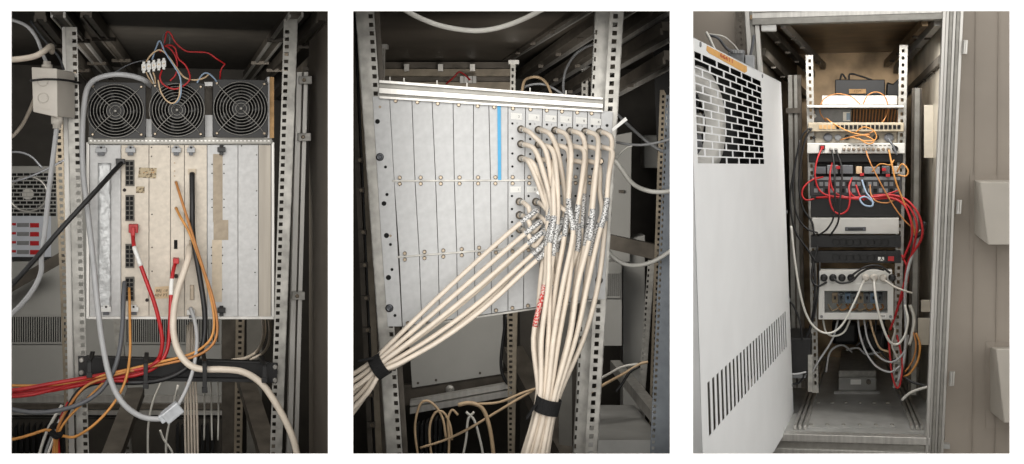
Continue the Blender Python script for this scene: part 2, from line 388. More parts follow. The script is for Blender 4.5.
# cabinet corner profile right
t = thing('corner_profile', B1.P(290, 740, 2.88), 'grooved aluminium corner profile beside the right side panel', 'profile')
for k, (o0, o1, dd, mt) in enumerate(((0, 5, 0, ALU), (5, 7, .02, DARK2), (7, 11, 0.0, ALU))):
    obj('rib', MB().poly(B1.at(2.86+dd), [(297+o0, 72), (287+o0, 454), (280+o0, 700), (280+o1, 700), (287+o1, 454), (297+o1, 72)], 0.03), mt, t)
for (x, y) in ((303, 80), (302, 137), (296, 296)):
    br = obj('bracket', MB().rect(B1.at(2.84), x-4, y-4, x+9, y+4, 0.012), STEEL, t, bev=.001)
    obj('bolt', MB().lathe(B1.P(x+1, y, 2.84), -B1.ey, [(.005, 0), (.005, .003), (.003, .004)]), BRASS, br)
# ---- card cage (subrack)
t = thing('card_cage', R1.P(180, 320), 'aluminium card cage with vertical front panels, below three fans', 'card cage')
cage = t
obj('left_flange', MB().rect(R1, 86, 142, 89.5, 319, 0.03), ALU, t, bev=.001)
obj('right_flange', MB().rect(R1, 271.5, 142, 274.5, 319, 0.06), ALU, t, bev=.001)
obj('body', MB().rect(B1.at(dF+.02), 88, 140, 273, 318, 0.22), STEEL, t)
obj('top_rail', MB().rect(R1, 88, 139, 272, 144, 0.02, -.004), GRV, t, bev=.001)
obj('bottom_rail', MB().rect(R1, 88, 316.5, 274, 319.5, 0.02, -.002), ALU, t, bev=.001)
panels = {}
for k, (x0, x1, mt) in enumerate([(89.5, 121, PANELC), (121, 149, PANELW), (149, 170.5, PANELW), (170.5, 184.5, PANELW), (184.5, 207.2, PANELW), (207.2, 238, PANELC), (238, 258.5, PANELC), (258.5, 271.2, PANELB)]):
    panels[k] = obj('front_panel', MB().rect(R1, x0+.22, 145, x1-.22, 316.5, 0.012), mt, t, bev=.0006)
scr = obj('screw', MB().lathe(R1.P(151.5, 147.5), -B1.ey, [(.0016, -.001), (.0016, .001), (.0009, .0014)], 8), mat('dark_screw', (70, 66, 60), .4, .6), panels[2])
for k, x, y in [(2, 151.5, 157), (2, 168.5, 147.5), (2, 152, 248), (2, 152, 272), (2, 152, 215), (5, 212, 165), (5, 212, 174), (5, 224, 165), (5, 224, 174), (5, 212, 200), (5, 212, 208), (5, 224, 200), (5, 224, 208), (5, 211.5, 248), (5, 211.5, 256), (5, 222.5, 248), (5, 222.5, 256), (5, 222.5, 264), (5, 211.5, 264), (5, 222.5, 290), (6, 241.5, 146.5), (6, 256.5, 155.5), (6, 256.5, 191.5), (6, 256, 216), (6, 255, 250), (6, 255, 273), (6, 255, 306)]:
    inst(scr, 'screw', R1.P(x, y, -.001), panels[k])
# foil foam strip
m = MB()
g = [[R1.P(98+13*j/6+random.uniform(-.3, .3), 163+147*i/40, -.004-random.uniform(0, .003)) for j in range(7)] for i in range(41)]
m.sheet(g, lambda i, j: False, B1.ey*.004)
obj('foil_strip', m, FOAM, panels[0], label='crumpled silver foil strip', smooth=True)
# latches
def latch(par, x, y, mt, up=True, wd=11):
    l = obj('latch', MB().rect(R1, x, y+2, x+wd, y+7, 0.012, -.012).rect(R1, x+2, y, x+wd-2, y+2, 0.008, -.008), mt, par, bev=.001)
    obj('latch_foot', MB().rect(R1, x+2, y+7, x+wd-2, y+10, .008, -.016 if up else -.008), mt if mt is BLACK else DGREYC, l, bev=.0008)
    obj('latch_pin', MB().rect(R1, x+wd*.4, y+1, x+wd*.6, y+3, .002, -.0135), INK, l)
latch(panels[0], 95.5, 145.5, LATCH); latch(panels[1], 125.5, 145.5, LATCH, wd=10); latch(panels[3], 171.5, 145.5, LATCH, wd=9.5); latch(panels[4], 187, 145.5, LATCH, wd=8); latch(panels[5], 217.5, 145, BLACK, wd=8)
latch(panels[0], 101, 305, PAPER, False, 10); latch(panels[1], 128.5, 305, PAPER, False, 10); latch(panels[4], 187, 308, PAPER, False, 8); latch(panels[5], 217.5, 306, BLACK, False, 8)
# multi-pin connector blocks
for (y0, y1) in ((160, 186), (195, 221), (244, 268), (277, 301)):
    c = obj('connector_block', MB().rect(R1, 125.3, y0, 134.3, y1, .008, -.006), mat('connector_grey', (92, 88, 80), .5), panels[1], bev=.0005)
    n = 5
    for r in range(n):
        for q in range(2):
            yy = y0+1+(y1-y0-2)*r/n
            obj('socket', MB().rect(R1, 126+q*4, yy+.6, 129+q*4, yy+(y1-y0-2)/n-.5, .001, -.0068), HOLE, c)
for y in (190, 300): obj('panel_port', MB().lathe(R1.P(124.5 if y == 190 else 147, y), -B1.ey, [(.004, 0), (.004, .002)], 12), INK, panels[1])
# LED/port column
for y in (163, 171, 176, 258, 265): obj('port', MB().lathe(R1.P(174.5, y), -B1.ey, [(.0022, 0), (.0022, .002)], 10), BRASS, panels[3])
for y in (182, 208): obj('fibre_port', MB().lathe(R1.P(176, y), -B1.ey, [(.004, 0), (.004, .004), (.0025, .004), (.0025, .009)], 12), BRASS, panels[3])
obj('display', MB().rect(R1, 174, 240, 177.5, 249, .002, -.002), HOLE, panels[3])
for y in (262, 276): obj('port', MB().lathe(R1.P(176, y), -B1.ey, [(.005, 0), (.005, .003)], 12), INK, panels[3])
obj('socket_frame', MB().rect(R1, 188, 169, 196, 174.5, .006, -.005), TANL, panels[4], bev=.0005)
obj('latch_hook', MB().rect(R1, 189, 240, 193.5, 254, .006, -.008), BRASS, panels[4], bev=.001)
obj('latch_hook', MB().rect(R1, 190, 285, 194, 300, .006, -.008), BRASS, panels[4], bev=.001)
obj('tape_strip', MB().rect(R1, 213, 154, 222.6, 222, .0004, -.0006), TAN, panels[5], label='brown-grey paper tape strip')
obj('tape_strip', MB().poly(R1, [(213.5, 220), (213.5, 240), (228.3, 240), (228.3, 220)], .0004, -.0011), TAN, panels[5])
obj('tape_strip', MB().rect(R1, 212, 240, 222, 302, .0004, -.0006), TANL, panels[5])
st = obj('sticker', MB().poly(R1, [(139.2, 167.5), (138, 177.5), (156, 178.5), (156.8, 168)], .0004, -.0012), STICK, panels[1], label='tan sticker with orange dots across the panel joint')
for (x, y) in ((152, 170), (154, 171.5), (151.8, 172.5), (153.5, 172.7), (144, 172.5), (147, 172.6)): obj('dot', MB().rect(R1, x-.45, y-.45, x+.45, y+.45, .0002, -.0016), ORANGE, st)
obj('sticker', MB().rect(R1, 136, 186.5, 144.5, 193, .0004, -.0012), STICK, panels[1])
nt_ = obj('note', MB().poly(R1, [(154.5, 287), (155, 299), (169.5, 298), (169, 286)], .0004, -.0012), NOTE, panels[2], label='beige note with dark handwriting')
text('handwriting', 'BBJ -1F', B1, R1, 162, 290.8, 3.0, INK, nt_, -.0016)
text('handwriting', 'ABV PT', B1, R1, 161, 295.2, 3.0, INK, nt_, -.0016)
# ---- fan tray and fans
t = thing('fan_tray', R1.P(180, 142), 'sheet metal fan tray standing on the card cage', 'fan tray')
obj('base_strip', MB().rect(B1.at(dF-.004), 88, 137, 272, 140, .12), GRV, t, bev=.0006)
for k in range(46): obj('tooth', MB().rect(B1.at(dF-.006), 90+k*3.95, 140.1, 92+k*3.95, 141.4, .003), ALU, t)
for (x0, x1, y0) in ((146, 152, 119), (205, 213, 115)): obj('spacer_plate', MB().rect(R1, x0, y0, x1, 138, .003), PANELC, t)
obj('back_plate', MB().rect(B1.at(dF+.045), 88, 84, 270, 138, .005), DARK2, t)
obj('end_board', MB().rect(B1.at(dF-.02), 269.5, 77, 274, 138, .08), BOARD, t)
obj('end_plate', MB().rect(B1.at(dF-.025), 267.5, 77, 269.5, 138, .08), PANELC, t)
def fan(cx, cy, rp, x0, y0, x1, y1, label):
    c = R1.P(cx, cy, -.035); t = thing('cooling_fan', R1.P(cx, y1, -.035), label, 'fan', 'axial fans in the tray')
    k = dF/F*.94; R = rp*k; u, vv, wv = B1.ex, B1.ez, -B1.ey
    q = [R1.P(x0, y0, -.035), R1.P(x1, y0, -.035), R1.P(x1, y1, -.035), R1.P(x0, y1, -.035)]
    L, T, Rr, Bm = (q[0]-c).dot(u), (q[0]-c).dot(vv), (q[2]-c).dot(u), (q[2]-c).dot(vv)
    n = 48; out = []; inn = []
    for i in range(n):
        a = 2*math.pi*i/n+math.pi/4; ca, sa = math.cos(a), math.sin(a)
        s = min((Rr/ca if ca > 1e-6 else 9), (L/ca if ca < -1e-6 else 9), (T/sa if sa > 1e-6 else 9), (Bm/sa if sa < -1e-6 else 9))
        out.append(c+u*ca*s+vv*sa*s); inn.append(c+u*ca*R*.97+vv*sa*R*.97)
    m = MB(); dp = B1.ey*.038
    vsx = out+inn+[p+dp for p in out]+[p+dp for p in inn]; fs = []
    for i in range(n):
        j = (i+1) % n
        fs += [(i, i+n, j+n, j), (i+2*n, j+2*n, j+3*n, i+3*n), (i, j, j+2*n, i+2*n), (i+n, i+3*n, j+3*n, j+n)]
    m.add(vsx, fs); obj('housing', m, FANB, t, bev=.0008)
    obj('backing', MB().lathe(c+B1.ey*.042, wv, [(R*.99, 0), (R*.99, .002)], 32), HOLE, t)
    h = obj('hub', MB().lathe(c+B1.ey*.03, wv, [(R*.36, 0), (R*.36, .018), (R*.33, .021)], 28), FANB, t, smooth=True)
    for i in range(7):
        a0 = 2*math.pi*i/7; m = MB(); g = []
        for rr in (.34, .6, .93):
            row = []
            for s in range(4):
                a = a0+(s/3-.5)*.72+rr*.35
                row.append(c+u*math.cos(a)*R*rr+vv*math.sin(a)*R*rr+B1.ey*(.010+.018*s/3))
            g.append(row)
        m.sheet(g, lambda i, j: False, B1.ey*.0015); obj('blade', m, FANB, t, smooth=True)
    gd = obj('guard_boss', MB().lathe(c, wv, [(R*.075, .002), (R*.07, .006), (R*.03, .008)], 16), GWIRE, t, smooth=True)
    for i in range(8): obj('guard_ring', MB().torus(c+wv*.005, wv, R*(.20+.115*i), .0010, 44, 5), GWIRE, t, smooth=True)
    for sx in (-1, 1):
        for sy in (-1, 1):
            e = c+u*(Rr if sx > 0 else L)*.86*sx*sx+vv*(T if sy > 0 else Bm)*.86
            obj('guard_spoke', MB().tube([c+u*sx*R*.06+vv*sy*R*.06+wv*.0065, c+u*sx*R*.6+vv*sy*R*.6+wv*.0065, e+wv*.002], .0011, 6, 3), GWIRE, t, smooth=True)
            obj('corner_screw', MB().lathe(e, wv, [(.0036, 0), (.0036, .003), (.002, .004)], 10), BRASS, t)
fan(115.5, 111, 26.2, 89, 82, 145.5, 138.5, 'left black axial fan under the arched grey conduit')
fan(177, 110, 26.4, 151.5, 82, 204.5, 138, 'middle black axial fan with loose wires hanging over it')
fan(241, 108.5, 27, 213, 79, 268, 137.5, 'right black axial fan beside the bare board edge')
obj('clip_plate', MB().rect(B1.at(dF-.03), 204.5, 82, 212.5, 86, .004), PANELC, label='small pale clip bridging the middle and right fans', cat='clip')
# ---- junction box
dJ = 2.58; J = B1.at(dJ)
t = thing('junction_box', J.P(48, 118), 'pale grey plastic junction box strapped to the left post', 'junction box')
fr = [J.P(32, 67.5), J.P(33.5, 111.5), J.P(57.5, 117), J.P(57, 69)]
bk = [J.P(40, 66, .09), J.P(41, 112, .09), J.P(68, 117, .09), J.P(68, 70, .09)]
bk = [fr[0]+B1.ey*.085+B1.ex*.012, fr[1]+B1.ey*.085+B1.ex*.012, fr[2]+B1.ey*.085+B1.ex*.030, fr[3]+B1.ey*.085+B1.ex*.030]
obj('body', MB().hexa(fr, bk), PVC, t, bev=.003)
lid = obj('lid', MB().poly(J, [(31.6, 67), (33.2, 111.8), (57.8, 117.5), (57.3, 68.6)], .006, -.006), PVC, t, bev=.002)
for (x, y) in ((42.5, 81.5), (43, 98)):
    obj('knockout', MB().torus(J.P(x, y, -.0065), B1.ey, .0105, .0010, 28, 6).lathe(J.P(x, y, -.006), -B1.ey, [(.009, 0), (.009, .0012)], 24), PVC, lid, smooth=True)
for (ya, yb) in ((72, 73), (106, 109)): obj('ridge', MB().poly(J, [(36, ya), (36, ya+1), (50, yb+1), (50, yb)], .002, -.0075), PVC, lid)
obj('gland', MB().lathe(J.P(47, 68.5, .03), (0, 0, 1), [(.011, 0), (.011, .008), (.008, .009), (.008, .016)], 14), PVC, t, smooth=True)
obj('gland', MB().lathe(J.P(57, 118.5, .03), (0, 0, -1), [(.012, -.008), (.012, .012), (.009, .013), (.009, .022)], 14), PVC, t, smooth=True)
obj('zip_tie', MB().tube([B1.P(33, 80.5, 2.585), B1.P(31.5, 80.5, dJ-.009), B1.P(45, 79.3, dJ-.010), B1.P(58, 79.5, dJ-.009), B1.P(68, 80.5, 2.60), B1.P(78, 82.5, dF-.006), B1.P(80, 83, dF+.03)], .0026, 6), RUBBER, label='black zip tie around the junction box and post', cat='zip tie')
# ---- cables of bay 1
d = 2.6
cable(B1, [(-6, 60, 2.56), (14, 59.5, 2.55), (32, 57, 2.55), (43, 52, 2.56), (51, 46, 2.6), (52, 52, 2.66)], 2.7, CREAM, 'thick white spiral-wrapped cable entering above the junction box')
cable(B1, [(-6, 17, 2.6), (14, 20.5, 2.6), (28, 27, 2.6), (37, 39, 2.6), (42, 52, 2.6), (47, 64, 2.61)], 1.6, GREYC, 'thin grey cable curving down into the junction box top')
cable(B1, [(30, 20, 2.75), (44, 40, 2.75), (58, 56, 2.75), (64, 70, 2.75)], 1.2, DGREYC, 'dark thin cable behind the white spiral cable')
cable(B1, [(57, 126, 2.61), (54, 150, 2.6), (49, 190, 2.58), (45, 230, 2.57), (41.5, 258, 2.57), (41, 272, 2.57), (34, 288, 2.57), (20, 306, 2.57), (-6, 330, 2.57)], 2.4, GREYC, 'grey cable hanging from the junction box bottom gland')
cable(B1, [(35, 98, 2.7), (29, 112, 2.72), (20, 128, 2.75), (8, 139, 2.75), (-6, 140, 2.75)], 1.8, CREAM, 'pale cable emerging from behind the junction box')
cable(B1, [(-6, 155, 3.4), (15, 152, 3.4), (30, 156, 3.4), (42, 168, 3.4)], 1.1, DGREYC, 'faint grey cable above the rear fan vent')
cable(B1, [(-6, 184, 3.3), (20, 180, 3.3), (45, 170, 3.3), (66, 159, 3.3)], 1.0, DGREYC, 'faint dark cable crossing the rear fan vent')
c = cable(B1, [(122, 162.5, dF-.03), (114, 171, dF-.06), (95, 192, 2.58), (60, 230, 2.55), (30, 265, 2.55), (-6, 304, 2.55)], 2.3, RUBBER, 'black cable running from the top connector down to the left')
obj('plug', MB().poly(B1.at(dF-.035), [(115.5, 158.5), (116, 166), (125, 164), (124.5, 159)], .03), BLACK, c, bev=.001)
cable(B1, [(151, 86, 2.68), (145, 80.5, 2.63), (132, 76, 2.62), (116, 74.5, 2.62), (100, 77.5, 2.62), (90, 84, 2.63), (85, 98, 2.64), (82.5, 130, 2.65), (83, 170, 2.64), (87.5, 210, 2.62), (92, 250, 2.6), (97, 300, 2.58), (102, 340, 2.57), (110, 378, 2.56), (122, 402, 2.55), (140, 416, 2.55), (158, 419, 2.55), (168, 416, 2.55)], 2.6, GREYC, 'long grey conduit arching over the left fan and looping below')
c = cable(B1, [(170, 414, 2.55), (180, 402, 2.56), (190, 380, 2.58), (195, 360, 2.6), (197, 340, 2.62), (195, 322, 2.65), (190.5, 308, dF-.02)], 1.9, GREYC, 'grey lead rising from the inline coupler to the cards')
obj('coupler', MB().beam(B1.P(164, 419, 2.55), B1.P(180, 406, 2.555), .026, .028), mat('clear_plastic', (200, 204, 208), .3, 0), c, bev=.003)
obj('coupler_tail', MB().beam(B1.P(160, 420, 2.55), B1.P(166, 416, 2.55), .018, .02), mat('clear_plastic', (200, 204, 208)), c, bev=.003)
# red pair
def redc(pts, t0, t1, label, rp=1.9):
    c = cable(B1, pts, rp, RED, label); sleeve(B1, pts, t0, t1, rp*1.12, PAPER, c, 'white_sleeve'); return c
ra = [(132.5, 231, dF-.02), (134, 246, 2.64), (138, 258, 2.63), (146, 280, 2.62), (155, 305, 2.61), (161, 330, 2.61), (162, 347, 2.61), (157, 361, 2.615), (143, 371, 2.62), (115, 376, 2.62), (80, 382, 2.6), (45, 389, 2.58), (-6, 394, 2.57)]
c = redc(ra, .09, .2, 'red cable from the upper red plug sweeping left over the bar')
obj('plug', MB().rect(B1.at(dF-.03), 128.5, 224.5, 138, 233, .028).rect(B1.at(dF-.04), 131, 227, 135, 236, .02), RED, c, bev=.0015)
rb_ = [(175.5, 262, dF-.01), (173, 272, 2.65), (171.3, 285, 2.64), (170.8, 300, 2.63), (169.5, 330, 2.62), (167, 350, 2.615), (158, 365, 2.61), (140, 374, 2.61), (110, 379, 2.605), (75, 386, 2.59), (40, 392, 2.57), (-6, 397, 2.56)]
c = redc(rb_, .14, .25, 'red cable from the narrow card panel beside the note')
obj('plug', MB().rect(B1.at(dF-.03), 173, 258.5, 179, 264, .028), RED, c, bev=.0015)
cable(B1, [(160, 360, 2.6), (145, 368, 2.6), (118, 372, 2.6), (85, 378, 2.58), (50, 384, 2.57), (20, 389.5, 2.56), (-6, 391, 2.56)], 1.9, RED, 'red strand lying uppermost in the bundle left of the bar')
cable(B1, [(128, 381, 2.6), (100, 381, 2.6), (75, 383, 2.59), (55, 389, 2.575), (30, 395, 2.56), (-6, 398, 2.56)], 1.6, RED, 'red strand lying lowest in the bundle left of the bar')
# amber fibres
cable(B1, [(176, 182, dF-.01), (180, 195, 2.66), (186, 214, 2.645), (193, 236, 2.64), (203, 268, 2.63), (212, 295, 2.62), (217, 320, 2.61), (216, 338, 2.605), (207, 350, 2.6), (190, 358, 2.6), (165, 364, 2.6), (135, 370, 2.6), (108, 377, 2.59), (86, 386, 2.58), (70, 405, 2.58), (58, 428, 2.58), (52, 460, 2.6)], 1.3, BROWNC, 'amber fibre from the upper port curving under the cards')
cable(B1, [(176, 208, dF-.01), (181, 218, 2.66), (189, 232, 2.65), (199, 258, 2.64), (209, 290, 2.63), (214, 318, 2.62), (212, 336, 2.615), (203, 347, 2.61), (188, 355, 2.605), (160, 362, 2.6), (130, 369, 2.6), (95, 377, 2.585), (50, 385, 2.57), (-6, 385.5, 2.56)], 1.3, ORANGE, 'orange fibre from the lower port running out to the left')
cable(B1, [(129, 288, dF-.02), (129.5, 300, 2.66), (130, 330, 2.62), (130, 352, 2.6), (127, 375, 2.58), (119, 395, 2.565), (106, 413, 2.56), (90, 428, 2.56), (74, 437, 2.57), (62, 436, 2.58), (57, 440, 2.59), (57, 462, 2.6)], 1.3, ORANGE, 'orange fibre loop dropping from the lowest connector block')
cable(B1, [(112, 374, 2.61), (98, 388, 2.6), (84, 402, 2.59), (68, 418, 2.58), (59, 432, 2.58), (55, 445, 2.59), (55, 462, 2.6)], 1.2, ORANGE, 'orange strand slanting into the lower left bundle')
cable(B1, [(-6, 441, 2.57), (15, 439, 2.57), (33, 434, 2.57), (47, 430, 2.58), (54, 436, 2.585), (55, 462, 2.6)], 1.4, ORANGE, 'orange strand entering the lower left bundle from the edge')
for k, (x, mt, lb) in enumerate(((50, WHITEC, 'leftmost pale strand hanging below the lower left strap'), (60.5, RED, 'dark red strand hanging below the lower left strap'))):
    cable(B1, [(70-2*k, 402, 2.62), (60, 420, 2.62), (55+k*3, 435, 2.6), (x-8 if k == 0 else x, 470, 2.6)], 1.2, mt, lb)
cable(B1, [(62, 405, 2.66), (50, 425, 2.66), (42, 445, 2.66), (36, 470, 2.66)], 1.5, WHITEC, 'white strand left of the lower left strap')
cable(B1, [(68, 407, 2.67), (57, 425, 2.67), (47, 448, 2.67), (42, 470, 2.67)], 1.4, GREYC, 'grey strand beside the white strand at lower left')
obj('velcro_strap', MB().tube([B1.P(50.5, 431, 2.57), B1.P(56, 436, 2.57), B1.P(60, 434, 2.58), B1.P(60, 428, 2.60), B1.P(54, 426, 2.61), B1.P(50.5, 431, 2.59)], .007, 8), VELCRO, label='small black hook strap around the orange bundle', cat='strap')
# cream + black
cable(B1, [(190, 247, dF-.012), (188.5, 258, 2.655), (184, 272, 2.64), (178, 290, 2.63), (174, 310, 2.62), (173.5, 332, 2.61), (178, 350, 2.6), (187, 363, 2.59), (200, 369, 2.585), (222, 369.5, 2.58), (243, 372, 2.58), (261, 383, 2.58), (275, 402, 2.58), (287, 424, 2.58), (295, 445, 2.58), (299, 470, 2.58)], 3.3, CREAM, 'thick cream cable leaving right over the bar')
cable(B1, [(192, 173, dF-.005), (192.3, 200, 2.67), (193, 235, 2.66), (199, 272, 2.65), (204, 305, 2.64), (205, 330, 2.635), (201, 350, 2.63), (191, 364, 2.62), (175, 375, 2.615), (155, 381, 2.61), (130, 382.5, 2.61), (105, 382, 2.61), (88, 385, 2.61), (76, 395, 2.61), (67, 412, 2.61), (60, 432, 2.61), (50, 470, 2.61)], 2.6, RUBBER, 'thick black cable from the right card curving down under the bar')
cable(B1, [(124.5, 282, dF-.03), (123.5, 300, 2.64), (122.5, 325, 2.62), (119.5, 350, 2.6), (113, 372, 2.59), (100, 391, 2.58), (82, 403, 2.57), (60, 410, 2.56), (35, 412.5, 2.55), (10, 409, 2.55), (-6, 405, 2.55)], 2.2, DGREYC, 'dark grey cable from the lowest connector sweeping out left')
# hanging pale strands below
for k, (x0, x1, y0) in enumerate(((187.5, 189, 325), (190, 192, 322), (192.5, 195, 322), (195, 198, 325), (188.5, 186, 330))):
    cable(B1, [(x0, y0, 2.9), (x0-.5, 360, 2.9), (x1-1, 410, 2.9), (x1, 470, 2.9)], 1.1, CREAM, ('leftmost', 'second', 'third', 'rightmost', 'rearmost')[k]+' cream strand in the vertical bundle hanging behind the bar', group='cream strands behind the bar')
for x0, x1, lb in ((204, 204, 'thin pale strand hanging left of the longer bar finger'), (211, 212, 'thin pale strand hanging nearest the right strut'), (218, 218, 'thin white strand hanging at the grey door edge')):
    cable(B1, [(x0, 377, 2.675), (x0+.2, 392, 2.8), (x0+.5, 412, 2.93), (x1, 440, 2.95)], .9, WHITEC, lb)
for pts, lb in (([(172, 360, 3.2), (160, 385, 3.2), (152, 405, 3.2), (148, 430, 3.2), (148, 470, 3.2)], 'pale strand bowing left below the coupler'), ([(178, 385, 3.1), (170, 420, 3.1), (166, 445, 3.1), (168, 470, 3.1)], 'pale strand below the coupler, leaning right'), ([(160, 430, 3.1), (164, 440, 3.1), (172, 452, 3.1), (176, 470, 3.1)], 'short pale strand low below the coupler')):
    cable(B1, pts, 1.1, WHITEC, lb)
cable(B1, [(263, 312, 2.93), (264, 335, 3.5), (258, 350, 3.83), (246, 358, 3.83), (232, 360, 3.86)], 1.7, CREAM, 'beige cable curving below the card cage right corner')
cable(B1, [(269, 312, 2.93), (270, 338, 3.5), (264, 352, 3.8), (250, 360, 3.83)], 1.5, CREAM, 'outer beige cable below the card cage right corner')
# loose fan wires
dW = dF-.055
cable(B1, [(163, 47, 2.66), (165, 40, 2.66), (167, 32, 2.65), (171, 34, 2.65), (176, 43, 2.65), (186, 51, 2.65), (198, 52, 2.65), (208, 53, 2.65), (217, 59, 2.65), (225, 64, 2.66)], .8, RED, 'twisted red wire running right above the fans', 'wire', 'wire')
cable(B1, [(225, 64, 2.66), (221, 70, 2.665), (220, 80, 2.68)], .8, RED, 'short red wire dropping to the right fan', 'wire', 'wire')
cable(B1, [(161, 50, 2.66), (168, 45, 2.655), (175, 48, 2.65), (178, 58, 2.65), (186, 66, 2.645), (190, 77, 2.64), (186, 84, 2.64), (175, 89, 2.64), (164, 85, 2.64), (160, 78, 2.64), (162, 70, 2.65)], .9, RED, 'red wire loop dangling over the middle fan', 'wire', 'wire')
cable(B1, [(160, 52, 2.66), (165, 46, 2.655), (173, 52, 2.65), (177, 62, 2.65), (176, 74, 2.65), (170, 81, 2.65)], .8, RED, 'inner red wire beside the terminal block', 'wire', 'wire')
cable(B1, [(152, 60, 2.66), (156, 48, 2.655), (160, 41, 2.65), (165, 52, 2.645), (174, 66, 2.64), (180, 77, 2.635), (181, 92, 2.635), (178, 101, 2.64), (173, 104, 2.64)], .8, BLUEC, 'pale blue wire hanging across the middle fan', 'wire', 'wire')
cable(B1, [(146, 62, 2.66), (152, 54, 2.65), (160, 50, 2.65), (168, 56, 2.645), (176, 67, 2.64), (184, 77, 2.645), (194, 80, 2.65), (204, 78, 2.65), (209, 74, 2.655)], .8, TANW, 'tan wire reaching to the clip between fans', 'wire', 'wire')
cable(B1, [(158, 80, 2.64), (161, 92, 2.635), (167, 101, 2.635), (174, 103, 2.635), (179, 96, 2.635), (180, 84, 2.64)], .7, TANW, 'tan wire hanging in a loop on the middle fan guard', 'wire', 'wire')
cable(B1, [(197, 83, 2.65), (202, 75, 2.65), (207, 73, 2.65), (213, 77, 2.655), (217, 82, 2.66)], .8, BLUEC, 'pale blue wire arching over the small clip', 'wire', 'wire')
cable(B1, [(112, 75, 2.66), (122, 68, 2.66), (133, 63, 2.66), (146, 60, 2.66)], .6, DGREYC, 'thin dark wire from the conduit to the terminal block', 'wire', 'wire')
cable(B1, [(164, 46, 2.66), (163, 37, 2.66), (166, 33, 2.66), (170, 38, 2.66), (169, 47, 2.66)], .7, DGREYC, 'small dark wire loop above the terminal block', 'wire', 'wire')
for k in range(3): cable(B1, [(146+k*3.5, 72, 2.65), (149+k*3, 78, 2.65), (153+k*1.2, 84, 2.66)], .7, (TANW, WHITEC, TANW)[k], ('leftmost short wire under the terminal block', 'middle short white wire under the terminal block', 'rightmost short wire under the terminal block')[k], 'wire', 'wire')
t = thing('terminal_block', B1.P(154, 72, 2.65), 'white five-way screw terminal block hanging above the fans', 'terminal block')
tb = B1.at(2.64)
for k in range(5):
    x, y = 141.5+k*5, 62.5-k*.9
    s = obj('terminal', MB().rect(tb, x, y+1.5, x+4.6, y+8, .012).rect(tb, x+.9, y-1, x+3.7, y+10.5, .009, .0015), PAPER, t, bev=.0008)
    obj('screw', MB().lathe(tb.P(x+2.3, y+4.7), -B1.ey, [(.0022, 0), (.0022, .0008)], 10), BRASS, s)
# ---- cable bar
t = thing('cable_management_bar', B1.P(178, 380, 2.66), 'black horizontal cable bar with fingers below the card cage', 'cable bar')
cb = B1.at(2.672)
obj('back_plate', MB().poly(cb, [(78, 356), (78.5, 376), (277, 383), (277.5, 363)], .004), BLACK, t, bev=.0006)
obj('lower_lip', MB().poly(B1.at(2.655), [(86, 377), (86, 380.5), (268, 382.5), (268, 379)], .02), BLACK, t, bev=.0006)
obj('upper_lip', MB().poly(B1.at(2.655), [(86, 356.5), (86, 358.2), (270, 363.8), (270, 362)], .02), BLACK, t, bev=.0006)
for (x, y0, y1) in ((89, 360, 378), (145.5, 361, 389), (204.5, 361, 393), (264.5, 364, 383)):
    f = obj('finger', MB().rect(B1.at(2.56), x-2, y0, x+2.5, y1, .004).rect(B1.at(2.56), x-2, y0, x+2.5, y0+3, .11), BLACK, t, bev=.0008)
    obj('finger_tip', MB().rect(B1.at(2.555), x-2.6, y1-5, x+3, y1, .012), BLACK, f, bev=.0008)
for (x, y) in ((81.5, 360), (81.5, 372.5), (275, 367), (275, 380)): obj('screw', MB().lathe(cb.P(x, y), -B1.ey, [(.006, 0), (.006, .003), (.004, .005)], 12), WIRE, t, smooth=True)

# ================================================================== BAY 2 : patch subrack with cream cables
d2 = 2.35; R2 = B2.at(d2)
zc2 = B2.P(511, -2, d2).z
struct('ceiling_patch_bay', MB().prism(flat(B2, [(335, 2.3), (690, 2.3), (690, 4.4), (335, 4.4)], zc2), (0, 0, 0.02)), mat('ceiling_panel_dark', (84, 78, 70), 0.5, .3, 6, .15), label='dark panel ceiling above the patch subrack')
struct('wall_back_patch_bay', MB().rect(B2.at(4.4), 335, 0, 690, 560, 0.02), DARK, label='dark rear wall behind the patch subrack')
# overhead rails (running to the back, right side)
for i, (x0, y0, x1, y1, wd, mt) in enumerate([(625, 2, 520, 76, .05, DARK2), (660, 6, 530, 92, .04, DARK2), (672, 26, 545, 102, .045, DARK2), (672, 55, 575, 112, .035, DARK2), (590, 0, 500, 60, .03, DARK2)]):
    pa, pb = B2.P(x0, y0, 2.42), B2.P(x1, y1, 4.2)
    t = thing('ceiling_rail', pb, ['overhead rail just left of the right post top', 'second overhead rail, passing behind the right post top', 'third overhead rail, reaching the right edge high up', 'lowest overhead rail at the right edge', 'overhead rail closest to the white drooping cable'][i], 'rail', 'overhead rails over the patch subrack')
    obj('web', MB().beam(pa, pb, wd, 0.02), mt, t)
    obj('lip', MB().beam(pa+V((wd*.5, 0, -.012)), pb+V((wd*.5, 0, -.012)), .006, .016), ALU, t)
    obj('lip', MB().beam(pa+V((-wd*.5, 0, -.012)), pb+V((-wd*.5, 0, -.012)), .006, .016), DARK2, t)
    for f in (.3, .5, .7): obj('clip', MB().beam(pa.lerp(pb, f)+V((-.008, 0, -.016)), pa.lerp(pb, f)+V((.008, 0, -.016)), .008, .01), DARK2, t)
t = thing('rear_cross_beam', B2.P(440, 92, 4.0), 'horizontal rear beam with fixings above the subrack top', 'beam')
for k, (y0, y1, mt) in enumerate(((62, 66, DARK2), (69, 74, mat('brown_steel', (150, 140, 124))), (77, 80, DARK2), (82, 88, mat('brown_steel', (150, 140, 124))))):
    obj('rib', MB().rect(B2.at(4.0-.02*k), 378, y0, 512, y1+3, .03), mt, t)
for x in (404, 438, 470): obj('fixing', MB().rect(B2.at(3.93), x, 64, x+5, 71, .02), ALU, t)
